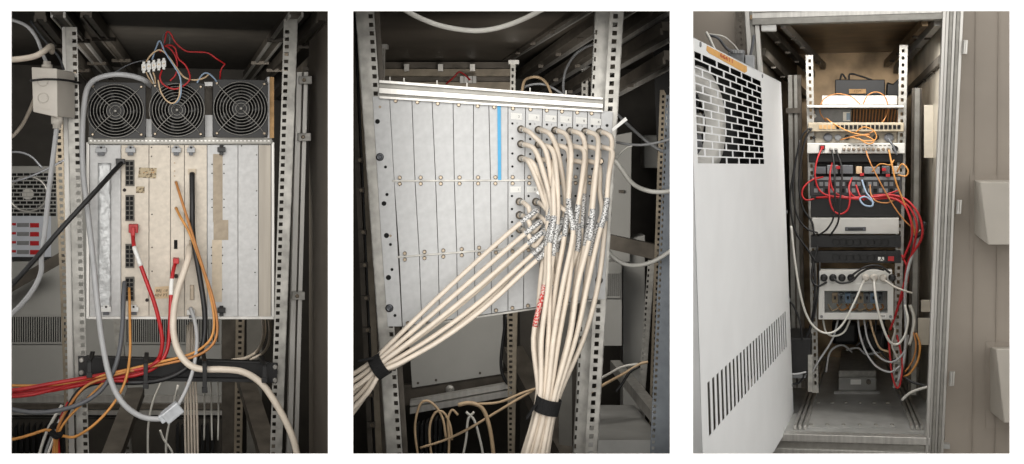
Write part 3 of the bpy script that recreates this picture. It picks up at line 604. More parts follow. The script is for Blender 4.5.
# back uprights and white terminal
for (x0, x1, y0, ye, dd, lb) in ((510.5, 516, 64, 92, 3.4, 'far perforated post end rising above the subrack rail, left one'), (582, 588.5, 70, 100, 3.4, 'far perforated post end rising beside the right post'), (380, 384, 48, 88, 3.0, 'short far perforated strip beside the left post')):
    t = thing('rear_upright', B2.P(x0, ye, dd), lb, 'rack post')
    obj('upright', post(B2, dd, x0, x1, y0, x0-.4, x1-.4, ye, ye+60, 6.5, .4, .4), STEEL, t)
    obj('end_cap', MB().rect(B2.at(dd-.01), x0-2, y0-4, x1+3, y0, .04), ALU, t)
t = thing('terminal_block', B2.P(469, 84, 3.9), 'small white terminal block with red wire at the rear beam', 'terminal block')
for k in range(4): obj('terminal', MB().rect(B2.at(3.9), 460+k*4.2, 76, 463.6+k*4.2, 83, .02), PAPER, t)
cable(B2, [(446, 84, 3.9), (454, 77, 3.89), (459, 72, 3.89), (465, 75, 3.89), (470, 80, 3.9)], .9, RED, 'small red wire at the rear terminal block', 'wire', 'wire')
# left frame profile (dark, outside the post)
t = thing('frame_profile', B2.P(365, 700, 2.6), 'dark bolted frame profile left of the left post', 'profile')
for (o0, o1, mt, dd) in ((0, 5, DARK2, 0), (5, 8, BLACK, .02), (8, 14, mat('brown_steel', (150, 140, 124)), 0), (14, 30, DARK2, .01)):
    obj('rib', MB().poly(B2.at(2.6+dd), [(348+o0, 5), (368+o0, 454), (378+o0, 700), (378+o1, 700), (368+o1, 454), (348+o1, 5)], .03), mt, t)
for y in (160, 190, 232, 265, 298, 330, 362, 395, 425):
    x = 357+(y-120)*.045; br = obj('bracket', MB().rect(B2.at(2.585), x-4, y-2.5, x+4, y+2.5, .01), DARK2, t); obj('bolt', MB().lathe(B2.P(x+1, y, 2.585), -B2.ey, [(.004, 0), (.004, .003)], 8), BRASS, br)
# posts
t = thing('rack_post', B2.P(400, 740, d2), 'perforated left rack post of the patch subrack, above the velcro bundle', 'rack post', 'posts of the patch rack')
obj('upright', post(B2, d2+.004, 355.5, 374, 11, 386.5, 402.5, 454, 740, 8.6, .80, .24, .5, .05, -1, start=14, ystart=4), STEEL, t)
obj('flange', MB().poly(B2.at(d2+.05), [(374, 4), (403, 454), (420, 740), (424, 740), (408, 454), (379, 4)], .003), DARK2, t)
t = thing('rack_post', B2.P(560, 740, d2), 'perforated right rack post of the patch subrack', 'rack post', 'posts of the patch rack')
obj('upright', post(B2, d2+.004, 610, 624, 11, 585, 597.5, 454, 740, 8.4, .42, .34, .55, .05, 1, start=14, ystart=4), STEEL, t)
obj('flange', post(B2, d2+.05, 595, 610, 11, 573, 585.5, 454, 740, 9, .15, .14, .5, .02, -1, start=30, ystart=4), STEEL, t)
# ---- subrack
t = thing('patch_subrack', R2.P(500, 330), 'aluminium patch subrack with blank panels and a connector field', 'subrack')
# top extruded rail
for (f0, f1, mt, o) in ((0, .16, ALU, -.002), (.16, .42, mat('rail_groove', (150, 148, 142), .45, .6, 30, .1), .012), (.42, .72, ALU, -.006), (.72, .86, mat('rail_groove', (150, 148, 142)), .008), (.86, 1, ALU, -.004)):
    A = lambda x, f: (x, (80+(x-381)*.078)*(1-f)+(98.5+(x-381)*.062)*f)
    obj('top_rail', MB().poly(R2, [A(379, f0), A(379, f1), A(603, f1), A(603, f0)], .03, o-.01), mt, t, bev=.0005)
for x in (390, 404, 437, 467, 530, 566, 598): y = 80+(x-381)*.078; obj('rail_pin', MB().rect(R2, x-.6, y-4, x+.6, y, .002, 0), STEEL, t)
def rowy(k, x): # seam heights
    return ((97.5+(x-389)*.064), (180.8-(x-394)*.004), (257-(x-398)*.077), (327-(x-402)*.145))[k]
bx = [[389.5, 411.8, 432, 453, 473.5, 488.8, 508, 525.7, 542.5, 557.5, 573, 587.7, 601], [394, 415, 435.6, 454.3, 473.3, 490.5, 508, 524.5, 541, 556.5, 571.5, 586, 599], [399.3, 419.3, 438.2, 456.8, 474.5, 491.2, 508, 524, 540, 555, 570, 584.5, 597.5], [402.4, 421.8, 439.6, 457.6, 475, 491.5, 508, 523.5, 539, 554, 568.5, 583, 596]]
pan = {}
for r in range(3):
    for c in range(12):
        a, b_, e, f = bx[r][c], bx[r][c+1], bx[r+1][c], bx[r+1][c+1]; g0 = 1.0 if r else .3
        pts = [(a+.25, rowy(r, a)+g0), (e+.25, rowy(r+1, e)-.6), (f-.25, rowy(r+1, f)-.6), (b_-.25, rowy(r, b_)+g0)]
        pan[r, c] = obj('front_panel', MB().poly(R2, pts, .006), PLATE2, t, bev=.0005)
        if c < 6 and r < 3:
            for q in ((0, 1) if r else (1,)) if r < 3 else ():
                pass
# thumb screws along the seams
sc2 = None
for r in range(4):
    for c in range(12):
        for rr, dy in ((r, 3.0), (r-1, -3.2)):
            if not 0 <= rr < 3: continue
            if rr == r and r == 3: continue
            fx = bx[r][c]*.72+bx[r][c+1]*.28; p = R2.P(fx, rowy(r, fx)+dy, 0)
            if sc2 is None: sc2 = obj('thumb_screw', MB().lathe(p, -B2.ey, [(.0042, 0), (.0042, .004), (.003, .006)], 12), BRASS, pan[rr, c], smooth=True, org=p)
            else: inst(sc2, 'thumb_screw', p, pan[rr, c])
for r, mt in ((1, STEEL), (2, STEEL)):
    x0, x1 = bx[r][0]-2, bx[r][-1]
    obj('seam_rail', MB().poly(R2, [(x0, rowy(r, x0)-.8), (x0, rowy(r, x0)+.9), (x1, rowy(r, x1)+.9), (x1, rowy(r, x1)-.8)], .01, -.0025), mt, t)
obj('bottom_rail', MB().poly(R2, [(402, rowy(3, 402)), (402, rowy(3, 402)+1.8), (596, rowy(3, 596)+1.8), (596, rowy(3, 596))], .012, -.001), STEEL, t)
obj('blue_strip', MB().poly(R2, [(497.3, rowy(0, 497)+1), (498, 180), (501.2, 180), (500.8, rowy(0, 500)+1)], .008, -.004), BLUE, t, label='bright blue plastic strip')
# flanges
fl = obj('left_flange', MB().poly(R2, [(372.5, 96.5), (381, 235), (387.7, 326.5), (402, 326.5), (398, 257), (394, 181), (389.3, 97.4)], .004, .0), PLATE2, t, bev=.0005)
for (x, y, rp, mt) in ((380, 107, 1.4, BRASS), (377.5, 121.5, 2.4, HOLE), (385.5, 167, 1.5, HOLE), (387, 194.5, 1.6, HOLE), (384, 203.5, 2.4, HOLE), (386.5, 235.5, 2.6, HOLE), (390.5, 244.5, 1.5, HOLE), (392, 269.5, 1.5, HOLE), (388.5, 277.5, 2.6, HOLE), (395, 315.5, 1.5, HOLE), (390.5, 235.8, 1.3, BRASS)):
    obj('mounting_hole', MB().lathe(R2.P(x, y), -B2.ey, [(rp*d2/F, -.001), (rp*d2/F, .0006)], 14), mt, fl)
for (x, y) in ((380, 157), (389.5, 308)): obj('bolt', MB().lathe(R2.P(x, y), -B2.ey, [(.0085, 0), (.0085, .003), (.0062, .005), (.004, .005), (.003, .003)], 18), mat('dark_bolt', (90, 92, 96), .35, .8), fl, smooth=True)
fl = obj('right_flange', MB().poly(R2, [(601.3, 110.5), (599, 180), (597.5, 243), (596, 299), (605, 299), (609, 180), (613, 112)], .004, -.001), PLATE2, t, bev=.0005)
for (x, y) in ((607, 125.5), (604, 230), (597, 283)): obj('mounting_hole', MB().lathe(R2.P(x, y), -B2.ey, [(.0032, -.001), (.0032, .0016)], 12), HOLE, fl)
obj('bolt', MB().lathe(R2.P(599, 280), -B2.ey, [(.008, 0), (.008, .004), (.005, .006)], 16), mat('dark_bolt', (90, 92, 96)), fl, smooth=True)
obj('body', MB().poly(B2.at(d2+.02), [(390, 97), (402, 326), (597, 298), (601, 112)], .3), DARK2, t)
# labels and connectors in the field
conn = {}
nipple = None
def connector(x, y, par):
    global nipple
    p = R2.P(x, y, 0)
    if nipple is None:
        nipple = obj('connector', MB().lathe(p, -B2.ey, [(.0085, 0), (.0085, .004), (.0068, .005), (.0075, .012), (.0075, .022), (.005, .024), (.005, .03)], 16), NICK, par, smooth=True, org=p)
        return nipple
    return inst(nipple, 'connector', p, par)
for c in range(6):
    x = bx[0][6+c]; yo = 1.1*c
    lb = obj('label_plate', MB().poly(R2, [(x+2.8, 112.5+yo), (x+2.8, 119+yo), (x+14, 120+yo), (x+14, 113.5+yo)], .0006, -.001), PAPER, pan[0, 6+c])
    text('label_mark', ('2', '3', 'A', '4', 'B', 'B')[c], B2, R2, x+11, 116.6+yo, 2.3, INK, lb, -.0016)
    text('column_number', str((3, 2, 3, 2, 2, 1)[c]), B2, R2, x+9, 123.3+yo*.6, 1.8, INK, pan[0, 6+c], -.0006)
    for k, y in enumerate((129.3, 144, 158.5)):
        conn[c, k] = (x+13-c*.25, y+.55*c); connector(*conn[c, k], pan[0, 6+c])
    for y in (123.5, 138.5, 153.5, 166.5): obj('pin_hole', MB().lathe(R2.P(x+4.4, y+.5*c), -B2.ey, [(.0026, -.001), (.0026, .0008)], 8), HOLE, pan[0, 6+c])
    x = bx[1][6+c]
    if c < 3:
        lb = obj('label_plate', MB().rect(R2, x+2.3, 186.5, x+13, 192.5, .0006, -.001), PAPER, pan[1, 6+c])
        text('label_mark', '1B4'[c], B2, R2, x+10.3, 189.6, 2.2, INK, lb, -.0016)
    for k, y in enumerate((201.5, 215, 229)):
        conn[c, 3+k] = (x+11.5, y+.2*c)
        if c < 4: connector(*conn[c, 3+k], pan[1, 6+c])
    for y in (196, 209, 222, 236): obj('pin_hole', MB().lathe(R2.P(x+4, y), -B2.ey, [(.0026, -.001), (.0026, .0008)], 8), HOLE, pan[1, 6+c])
# ---- cream cables
ORD = ('one', 'two', 'three', 'four', 'five', 'six')
GD, GL = 'cream coax cables in the downward bundle', 'cream coax cables in the leftward bundle'
LD, LL = 'cream coax cable in the bundle dropping through the lower velcro strap', 'cream coax cable in the bundle swept left through the velcro strap'
down = [(0, 0, 553, 0), (1, 0, 561, 3), (2, 0, 570, 1), (3, 0, 584, 4), (4, 0, 593, 2), (5, 0, 606, 0), (0, 1, 548, 6), (1, 1, 557, 7), (2, 1, 566, 5), (3, 1, 578, 8), (4, 1, 588, 6), (5, 1, 602, 4), (0, 2, 544, 3), (1, 2, 551, 9), (3, 2, 574, 10), (4, 2, 597, 7)]
nd = len(down)
order = sorted(down, key=lambda q: q[2])
for i, (c, k, xm, fw) in enumerate(order):
    LD = 'cream coax cable of connector column %s, %s row, dropping through the lower strap' % (ORD[c], ('top', 'second', 'third', 'fourth', 'fifth', 'sixth')[k])
    x, y = conn[c, k]; f = i/(nd-1)
    J = lambda a: random.uniform(-a, a)
    lay = (0, .022, .044, .011, .033)[i % 5]; dm = d2-.075-lay
    xs_ = 537+20*f; xe = 521+25*f; xk = 534+47*f
    pts = [(x, y, d2-.026), (x+4, y+.5, d2-.052), (x+12+fw*.3, y+6, d2-.07), (x+(xm-x)*.55+8, y+24+fw, dm+.012), (xm+1+J(4), 200+fw*2, dm), (xm-1+J(5), 232+fw*1.5, dm-.01), (xm+(xk-xm)*.5+J(5), 285, dm-.025), (xk+J(4), 338, dm-.03), (xs_, 402, d2-.12-.6*lay), (xe, 462, d2-.12-.6*lay), (xe-8, 500, d2-.12-.6*lay)]
    cb_ = cable(B2, pts, 2.65, CREAM, LD, 'coax_cable', 'cable', GD, 8)
    t0 = .37+.022*(fw % 4); sleeve(B2, pts, t0, t0+.1, 2.9, SLEEVE, cb_)
    if i in (1, 3, 8): sleeve(B2, pts, .60, .68, 2.9, REDPRINT if i == 1 else SLEEVE, cb_)
    obj('ferrule', MB().tube([B2.P(x, y, d2-.02), B2.P(x+3.5, y+.6, d2-.052)], .0058, 8, 1), WIRE, cb_, smooth=True)
left = [(0, 3, 534, 205, 0), (0, 4, 538, 216, 1), (0, 5, 541, 226, 2), (1, 3, 545, 222, 3), (1, 4, 547, 234, 4), (2, 3, 552, 238, 5), (0, 2, 549, 228, 6)]
for i, (c, k, xm, ym, fw) in enumerate(left):
    LL = 'cream coax cable of connector column %s, %s row, swept left through the strap' % (ORD[c], ('top', 'second', 'third', 'fourth', 'fifth', 'sixth')[k])
    x, y = conn[c, k]; f = i/6; dd = d2-.07-.012*(i % 3)
    ex, ey_ = 377+2*(i % 3), 357+3.1*i
    pts = [(x, y, d2-.026), (x+3.5, y+1, d2-.05), (x+9, y+6, dd), (x+12+i*1.5, y+17 if k > 2 else 195, dd), (xm+2, ym+6, dd-.01), *[(xm+(ex-xm)*q, ym+6+(ey_-ym-6)*q+(-3+i*3.4)*math.sin(math.pi*q), dd-.01-.045*q) for q in (.15, .4, .65, .88)], (ex, ey_, dd-.055), (ex-14, ey_+11+i*2, dd-.055), (338, ey_+26+i*5, dd-.05)]
    cb_ = cable(B2, pts, 2.5, CREAM, LL, 'coax_cable', 'cable', GL, 8)
    sleeve(B2, pts, .335, .425, 2.75, SLEEVE, cb_)
    obj('ferrule', MB().tube([B2.P(x, y, d2-.02), B2.P(x+3.5, y+.8, d2-.052)], .0058, 8, 1), WIRE, cb_, smooth=True)
def strap(bay, cx, cy, d, axis, rx, ry, w, label):
    m = MB(); ax = axis.normalized(); dep = bay.ey; side = ax.cross(dep).normalized(); c = bay.P(cx, cy, d); n = 28
    g = []
    for i in range(n+1):
        a = 2*math.pi*i/n; e = side*math.cos(a)*rx+dep*math.sin(a)*ry
        g.append([c+e+ax*w*.5, c+e+ax*w*.17, c+e-ax*w*.17, c+e-ax*w*.5])
    m.sheet(g, lambda i, j: False, dep*.0001)
    t = thing('velcro_strap', c, label, 'strap'); 
    m2 = MB()
    for rr in (1.0, 1.06):
        pass
    g2 = [[p, q] for p, q in ((r[0], r[3]) for r in g)]
    band = MB(); N = len(g)
    outer = [[c+(p-c)*1.0 for p in r] for r in g]
    inner = [[c+(p-c)-( (p-c)-ax*((p-c).dot(ax)) )*.07 for p in r] for r in g]
    vs_ = [p for r in outer for p in (r[0], r[3])]+[p for r in inner for p in (r[0], r[3])]; fs = []
    K = 2*N
    for i in range(N-1):
        a = 2*i
        fs += [(a, a+1, a+3, a+2), (a+K, a+2+K, a+3+K, a+1+K), (a, a+2, a+2+K, a+K), (a+1, a+1+K, a+3+K, a+3)]
    band.add(vs_, fs); obj('band', band, VELCRO, t, smooth=False)
    p0 = c+side*rx*.9-dep*ry*.5
    obj('loose_end', MB().beam(p0, p0-ax*w*1.1+side*.012, .003, w*.7, up=dep), VELCRO, t, bev=.001)
    return t
strap(B2, 547.5, 405, d2-.14, B2.ez+B2.ex*.25, .026, .030, .030, 'black velcro strap around the downward cream bundle')
strap(B2, 380, 366, d2-.135, B2.ex*.85+B2.ez*.55, .024, .027, .026, 'black velcro strap around the leftward cream bundle')
# white tags
obj('cable_tag', MB().poly(B2.at(2.3), [(611.5, 129), (613, 131.5), (627.5, 120), (625.5, 117)], .002), PAPER, label='white paper tag sticking out right of the connectors', cat='tag')
obj('cable_tag', MB().poly(B2.at(2.28), [(538, 190), (536, 193), (546, 199.5), (548, 196)], .002), PAPER, label='white paper tag between the second-row connectors', cat='tag')
# other bay 2 cables
cable(B2, [(392, 0, 2.3), (410, 13, 2.3), (435, 24, 2.3), (460, 29.5, 2.3), (482, 30.5, 2.3), (505, 26, 2.3), (530, 16, 2.3), (556, 2, 2.3)], 2.6, WHITEC, 'white cable drooping across the top')
cable(B2, [(594, 44, 2.7), (584, 48, 2.7), (574, 56, 2.7), (566, 70, 2.7), (563.5, 84, 2.7), (564.5, 98, 2.7)], 1.3, GREYC, 'grey cable arching down from the right post')
cable(B2, [(521, 100, 2.38), (524, 82, 2.42), (531, 77.5, 2.45), (540, 78, 2.45), (548, 86, 2.42), (555, 106, 2.38)], 1.5, TANW, 'tan cable arching behind the subrack top rail')
cable(B2, [(519, 101, 2.38), (523, 88, 2.42), (540, 84, 2.45), (556, 90, 2.43), (580, 108, 2.38)], 1.2, GREYC, 'thin grey cable lying behind the subrack top rail')
cable(B2, [(608, 105, 2.5), (625, 122, 2.55), (645, 140, 2.6), (660, 150, 2.6), (677, 157, 2.6)], 1.6, GREYC, 'grey cable slanting down past the right post')
cable(B2, [(604, 138, 2.45), (620, 143, 2.5), (640, 145, 2.5), (660, 142, 2.5), (677, 137, 2.5)], 1.3, GREYC, 'thin grey cable running level right of the connectors')
cable(B2, [(600, 150, 2.38), (614, 160, 2.36), (622, 170, 2.36), (632, 183, 2.38), (645, 190, 2.4), (660, 192, 2.4), (677, 190, 2.4)], 2.3, WHITEC, 'white cable drooping out to the right')
cable(B2, [(606, 248, 2.5), (614, 258, 2.5), (628, 265, 2.5), (645, 264, 2.5), (660, 258, 2.5), (677, 246, 2.5)], 2.2, WHITEC, 'white cable drooping lower right behind the post')
cable(B2, [(612, 165, 2.4), (618, 156, 2.4), (626, 148, 2.4), (632, 146, 2.4)], .8, WHITEC, 'thin white tie end right of the connectors')
# ---- lower background
dd = 3.5; RB2 = B2.at(dd)
t = thing('rear_cabinet_door', RB2.P(457, 400), 'pale grey cabinet door seen below the subrack', 'door')
obj('panel', MB().poly(RB2, [(407, 310), (412, 388), (503, 374), (503, 296)], .03), BGREY, t, bev=.002)
obj('frame', MB().poly(B2.at(dd+.01), [(400, 386), (404, 406), (515, 385), (515, 372)], .03), DARK2, t)
obj('latch', MB().lathe(B2.P(450, 389, dd), -B2.ey, [(.014, 0), (.014, .01), (.006, .012), (.006, .03)], 12), STEEL, t)
for x, y in ((418, 383), (436, 380), (480, 373)): obj('rivet', MB().lathe(RB2.P(x, y), -B2.ey, [(.004, 0), (.004, .002)], 8), DARK2, t)
t = thing('rear_rail', B2.P(460, 420, 3.3), 'sloping aluminium rail below the pale rear door', 'rail')
for o, h, mt, q in ((0, 5, ALU, 0), (5, 7, BLACK, .02), (7, 13, ALU, -.01)):
    obj('rib', MB().poly(B2.at(3.3+q), [(410, 401+o), (410, 401+h), (512, 383+h), (512, 383+o)], .03), mt, t)
t = thing('heat_sink', B2.P(430, 460, 3.2), 'black finned heat sink low behind the cable loops', 'heat sink')
obj('base', MB().rect(B2.at(3.25), 414, 440, 450, 470, .05), BLACK, t)
for k in range(7): obj('fin', MB().poly(B2.at(3.2), [(416+k*4.6, 427-k*1.3), (416+k*4.6, 465), (418.6+k*4.6, 465), (418.6+k*4.6, 425-k*1.3)], .06), BLACK, t)
for pts, lb in (([(422, 470, 3), (417, 450, 3), (415, 425, 3), (420, 405, 3), (428, 401, 3), (437, 408, 3), (443, 420, 3), (446, 438, 3)], 'tall beige cable loop nearest the left post'),
                ([(434, 470, 3), (430, 445, 3), (430, 425, 3), (436, 412, 3), (444, 413, 3), (450, 425, 3), (452, 440, 3)], 'second beige cable loop from the left post'),
                ([(448, 470, 3), (449, 440, 3), (448, 420, 3), (452, 410, 3), (458, 415, 3)], 'thin beige strand standing among the loops'),
                ([(460, 470, 2.95), (466, 440, 2.95), (468, 420, 2.95), (474, 412, 2.95)], 'pale strand leaning right among the loops'),
                ([(486, 470, 2.95), (480, 440, 2.95), (474, 420, 2.95), (466, 412, 2.95)], 'pale strand leaning left among the loops'),
                ([(420, 448, 2.92), (445, 440, 2.92), (470, 428, 2.92), (495, 413, 2.92), (520, 398, 2.92), (560, 375, 2.92)], 'long beige cable rising right through the loops'),
                ([(478, 404, 2.9), (500, 402, 2.9), (525, 392, 2.9), (550, 385, 2.9)], 'beige cable running level to the right')):
    cable(B2, pts, 1.3, TANW if 'beige' in lb else WHITEC, lb)
cable(B2, [(458, 405, 2.9), (470, 403, 2.9), (482, 408, 2.9), (489, 425, 2.9), (493, 450, 2.9), (494, 470, 2.9)], 2.1, TANW, 'thick beige cable bending down beside the dark strut')
cable(B2, [(507, 315, 3.1), (503, 340, 3.1), (501, 365, 3.1), (505, 380, 3.1), (513, 388, 3.1)], 1.6, RUBBER, 'black cable bent beside the far post')
t = thing('rear_upright', B2.P(512, 600, 3.05), 'far perforated post below the subrack, behind the cream bundle', 'rack post')
obj('upright', post(B2, 3.05, 507, 518, 300, 508, 515, 454, 620, 5.2, .35, .35), mat('brown_steel', (150, 140, 124)), t)
obj('rear_strut', MB().beam(B2.P(512, 352, 3.3), B2.P(592, 500, 2.75), .06, .04), DARK2, label='dark slanted strut behind the cream bundle', cat='strut')
obj('rear_box', MB().rect(B2.at(3.4), 520, 296, 582, 600, .03), DARK, label='dark panel behind the cream bundle', cat='panel')
obj('rear_column', MB().rect(B2.at(2.9), 559, 300, 572, 620, .03), mat('mid_grey_steel', (120, 118, 112)), label='grey column between the strut and the right post', cat='column')
# right-hand back: grey cabinets
t = thing('grey_cabinet', B2.P(628, 350, 3.5), 'grey cabinet with small louvre seen right of the subrack', 'cabinet')
pl = B2.at(3.5)
obj('side', MB().rect(pl, 600, 262, 622, 346, .2), BGREY, t, bev=.002)
obj('louvre_backing', MB().rect(pl, 604, 273, 619, 297, .002, -.003), HOLE, t)
obj('louvre', slots(B2.at(3.49), 604, 272, 620, 298, 8, .5), BGREY, t)
t = thing('grey_cabinet', B2.P(615, 260, 3.6), 'tall grey panel behind the droopy white cable', 'cabinet')
obj('side', MB().poly(B2.at(3.6), [(600, 138), (600, 262), (630, 262), (632, 132)], .2), BGREY, t, bev=.002)
obj('handle', MB().rect(B2.at(3.58), 619, 190, 624, 193, .01), DARK2, t)
obj('side', MB().poly(B2.at(3.65), [(623, 240), (623, 420), (645, 420), (645, 235)], .1), BGREY, t, bev=.002)
obj('wall_box', MB().rect(B2.at(3.9), 644, 135, 664, 168, .1), BGREY, label='small grey box on the far dark wall', cat='box', bev=.004)
obj('rear_beam', MB().poly(B2.at(3.2), [(596, 232), (596, 246), (677, 265), (677, 249)], .05), DARK2, label='dark brown beam crossing behind the lower white cable', cat='beam')
t = thing('rear_upright', B2.P(652, 600, 3.0), 'far perforated post near the right edge', 'rack post')
obj('upright', post(B2, 3.0, 660, 667, 90, 648, 655, 454, 600, 5.5, .5, .35, start=95), mat('brown_steel', (150, 140, 124)), t)
t = thing('rear_upright', B2.P(645, 420, 3.2), 'far grey post ending on the floor rail', 'rack post')
obj('upright', post(B2, 3.2, 648, 655, 260, 637, 644, 412, 418, 5.5, .2, .25), STEEL, t)
t = thing('frame_profile', B2.P(660, 600, 2.5), 'blue-grey perforated frame post at the lower right edge', 'profile')
obj('upright', post(B2, 2.55, 666, 678, 95, 650, 674, 454, 640, 6, .12, .12), BLUEG, t)
obj('floor_plate', MB().hexa([B2.P(585, 440, 2.7), B2.P(585, 520, 2.6), B2.P(680, 520, 2.6), B2.P(662, 440, 2.7)], [B2.P(600, 405, 3.3), B2.P(600, 410, 3.3), B2.P(634, 410, 3.3), B2.P(634, 405, 3.3)]), FLOORG, label='grey base plate at the lower right', cat='plate')
obj('floor_rail', MB().beam(B2.P(615, 365, 3.4), B2.P(668, 430, 2.7), .03, .03), ALU, label='aluminium floor rail running to the blue-grey post', cat='rail')
cable(B2, [(586, 395, 2.9), (605, 384, 2.95), (625, 373, 3), (640, 364, 3), (648, 362, 3)], 1.5, TANW, 'beige cable rising right of the right post, low')
cable(B2, [(586, 386, 2.95), (605, 376, 3), (622, 367, 3.05), (638, 364, 3.05)], 1.3, WHITEC, 'pale cable just above the low beige cable')
cable(B2, [(616, 392, 3), (622, 384, 3), (630, 372, 3), (640, 366, 3)], 1.4, RUBBER, 'black cable low right of the right post')

# ================================================================== BAY 3 : outdoor cabinet with open door
dC = 5.0; RC = B3.at(dC)
PX = lambda x, y, dd: B3.P(x, y, dd)
# container wall around the cabinet (taupe)
m = MB(); W3 = B3.at(dC+.03)
us = [560, 748, 945, 1180]; vs_ = [-260, 8, 440, 500]
m.sheet([[W3.P(x, y) for x in us] for y in vs_], lambda i, j: i == 1 and j == 1, B3.ey*.02)
struct('wall_container', m, SHADEC, label='taupe painted container wall around the open cabinet')
# frame
t = cabinet = thing('outdoor_cabinet', PX(850, 452, dC), 'outdoor cabinet with aluminium door frame and open white vented door', 'cabinet')
def profile(name, A, Bp, mts, thick, off):
    n = len(mts)
    for k, mt in enumerate(mts):
        f0, f1 = k/n, (k+1)/n
        L = lambda P, Q, f: (P[0]+(Q[0]-P[0])*f, P[1]+(Q[1]-P[1])*f)
        pts = [L(A[0], A[1], f0), L(Bp[0], Bp[1], f0), L(Bp[0], Bp[1], f1), L(A[0], A[1], f1)]
        obj(name, MB().poly(RC, pts, thick, off+(.012 if k % 2 else 0)), mt, t, bev=.002)
GRV = mat('rail_groove', (150, 148, 142))
profile('right_jamb', ((943, 4), (964, 4)), ((925, 462), (943, 462)), (ALU, ALU, GRV, ALU, GRV, ALU), .06, -.03)
profile('left_jamb', ((744, 4), (758, 4)), ((772, 462), (786, 462)), (ALU, GRV, ALU), .06, 0)
profile('head', ((752, 6), (752, 25)), ((946, 0), (946, 19)), (ALU, ALU, GRV), .06, -.02)
profile('sill', ((752, 433), (752, 462)), ((930, 438), (930, 468)), (ALU, GRV, ALU, ALU), .06, -.03)
hg = None
for (x, y) in ((964, 40), (958, 200), (951, 372)):
    h = obj('hinge', MB().poly(RC, [(x-1, y), (x-2, y+14), (x+3, y+14), (x+4, y)], .02, -.045).tube([PX(x+1, y, dC-.05), PX(x, y+14, dC-.05)], .006, 8), ALU, t, bev=.001)
obj('door_switch', MB().rect(RC, 761, 23, 776, 31, .04, -.01), PAPER, t, bev=.004, label='white plastic door switch')
# interior shell
dB = 6.9
def wallquad(pa, pb, z0, z1, off): return MB().prism([V((pa.x, pa.y, z0)), V((pb.x, pb.y, z0)), V((pb.x, pb.y, z1)), V((pa.x, pa.y, z1))], off)
zf = PX(850, 437, dC).z; zt = PX(850, 16, dC).z
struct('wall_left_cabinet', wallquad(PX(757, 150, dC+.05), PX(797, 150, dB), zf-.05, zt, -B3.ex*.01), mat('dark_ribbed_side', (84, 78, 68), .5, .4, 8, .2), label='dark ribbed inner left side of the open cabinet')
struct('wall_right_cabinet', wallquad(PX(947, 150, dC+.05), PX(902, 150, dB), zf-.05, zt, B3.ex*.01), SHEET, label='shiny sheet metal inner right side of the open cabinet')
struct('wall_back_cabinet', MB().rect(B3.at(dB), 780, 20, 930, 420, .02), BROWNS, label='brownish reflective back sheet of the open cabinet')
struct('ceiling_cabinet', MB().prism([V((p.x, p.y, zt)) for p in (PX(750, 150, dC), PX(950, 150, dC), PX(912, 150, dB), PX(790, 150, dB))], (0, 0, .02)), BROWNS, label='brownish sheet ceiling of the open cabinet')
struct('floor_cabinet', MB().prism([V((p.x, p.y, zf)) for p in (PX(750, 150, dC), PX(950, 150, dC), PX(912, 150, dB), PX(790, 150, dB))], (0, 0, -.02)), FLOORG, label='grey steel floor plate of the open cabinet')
def ground(px, py, z=None):
    z = zf if z is None else z
    v = V(((px-CX)/F, 1, (HY-py)/F)); return CAM+v*((z-CAM.z)/v.z)
fp = thing('floor_hatch', ground(855, 420), 'bolted hatch plate on the cabinet floor', 'hatch')
obj('plate', MB().prism([ground(808, 428), ground(895, 428), ground(890, 400), ground(815, 400)], (0, 0, .004)), FLOORG, fp, bev=.001)
for k in range(6):
    for y, xa, xb in ((403, 818, 888), (425, 811, 892)):
        obj('bolt', MB().lathe(ground(xa+(xb-xa)*k/5, y, zf+.004), (0, 0, 1), [(.009, 0), (.009, .005), (.005, .006)], 8), STEEL, fp)
for x0, x1, lb in ((800, 822, 'floor rail at the left of the grey floor plate'), (917, 891, 'floor rail at the right of the grey floor plate')):
    t = thing('floor_rail', ground((x0+x1)/2, 405), lb, 'rail')
    for o in (-5, 0, 5):
        a, b_ = ground(x0+o, 430), ground(x1+o*.6, 365)
        obj('rib', MB().beam(a+V((0, 0, .012)), b_+V((0, 0, .012)), .012, .02), ALU, t)
# side rails high (left and right inside)
for i, (x0, y0, x1, y1, mt, wd) in enumerate(((766, 26, 812, 74, DARK2, .03), (762, 52, 806, 96, DARK2, .03), (783, 24, 824, 66, ALU, .02), (938, 22, 896, 70, ALU, .03), (925, 22, 886, 64, BROWNS, .025), (944, 58, 904, 96, DARK2, .03))):
    a, b_ = PX(x0, y0, dC+.1), PX(x1, y1, dB-.1)
    t = thing('side_rail', b_, ('top left inner rail of the open cabinet', 'lower left inner rail of the open cabinet', 'bright inner ceiling rail at left of the cabinet', 'bright inner ceiling rail at right of the cabinet', 'brown inner ceiling rail near the rack post', 'lower right inner rail of the open cabinet')[i], 'rail', 'inner rails of the open cabinet')
    obj('web', MB().beam(a, b_, wd, .035), mt, t)
    for f in (.2, .4, .6, .8): obj('clip', MB().beam(a.lerp(b_, f)+V((-.012, 0, -.02)), a.lerp(b_, f)+V((.012, 0, -.02)), .015, .012), DARK2, t)
t = thing('inner_column', PX(788, 400, 5.72), 'grooved steel column between the door and the left rack post', 'column')
for o0, o1, mt in ((0, 4, GRV), (4, 6, DARK2), (6, 9, GRV), (9, 13, DARK2)):
    obj('rib', MB().poly(B3.at(5.72+(.02 if mt is DARK2 else 0)), [(788+o0, 75), (792+o0, 388), (792+o1, 388), (788+o1, 75)], .04), mt, t)
obj('bracket', MB().rect(B3.at(5.70), 786, 108, 800, 113, .02), DARK2, t)
t = thing('inner_column', PX(918, 395, 5.6), 'steel column on the shiny right side of the cabinet', 'column')
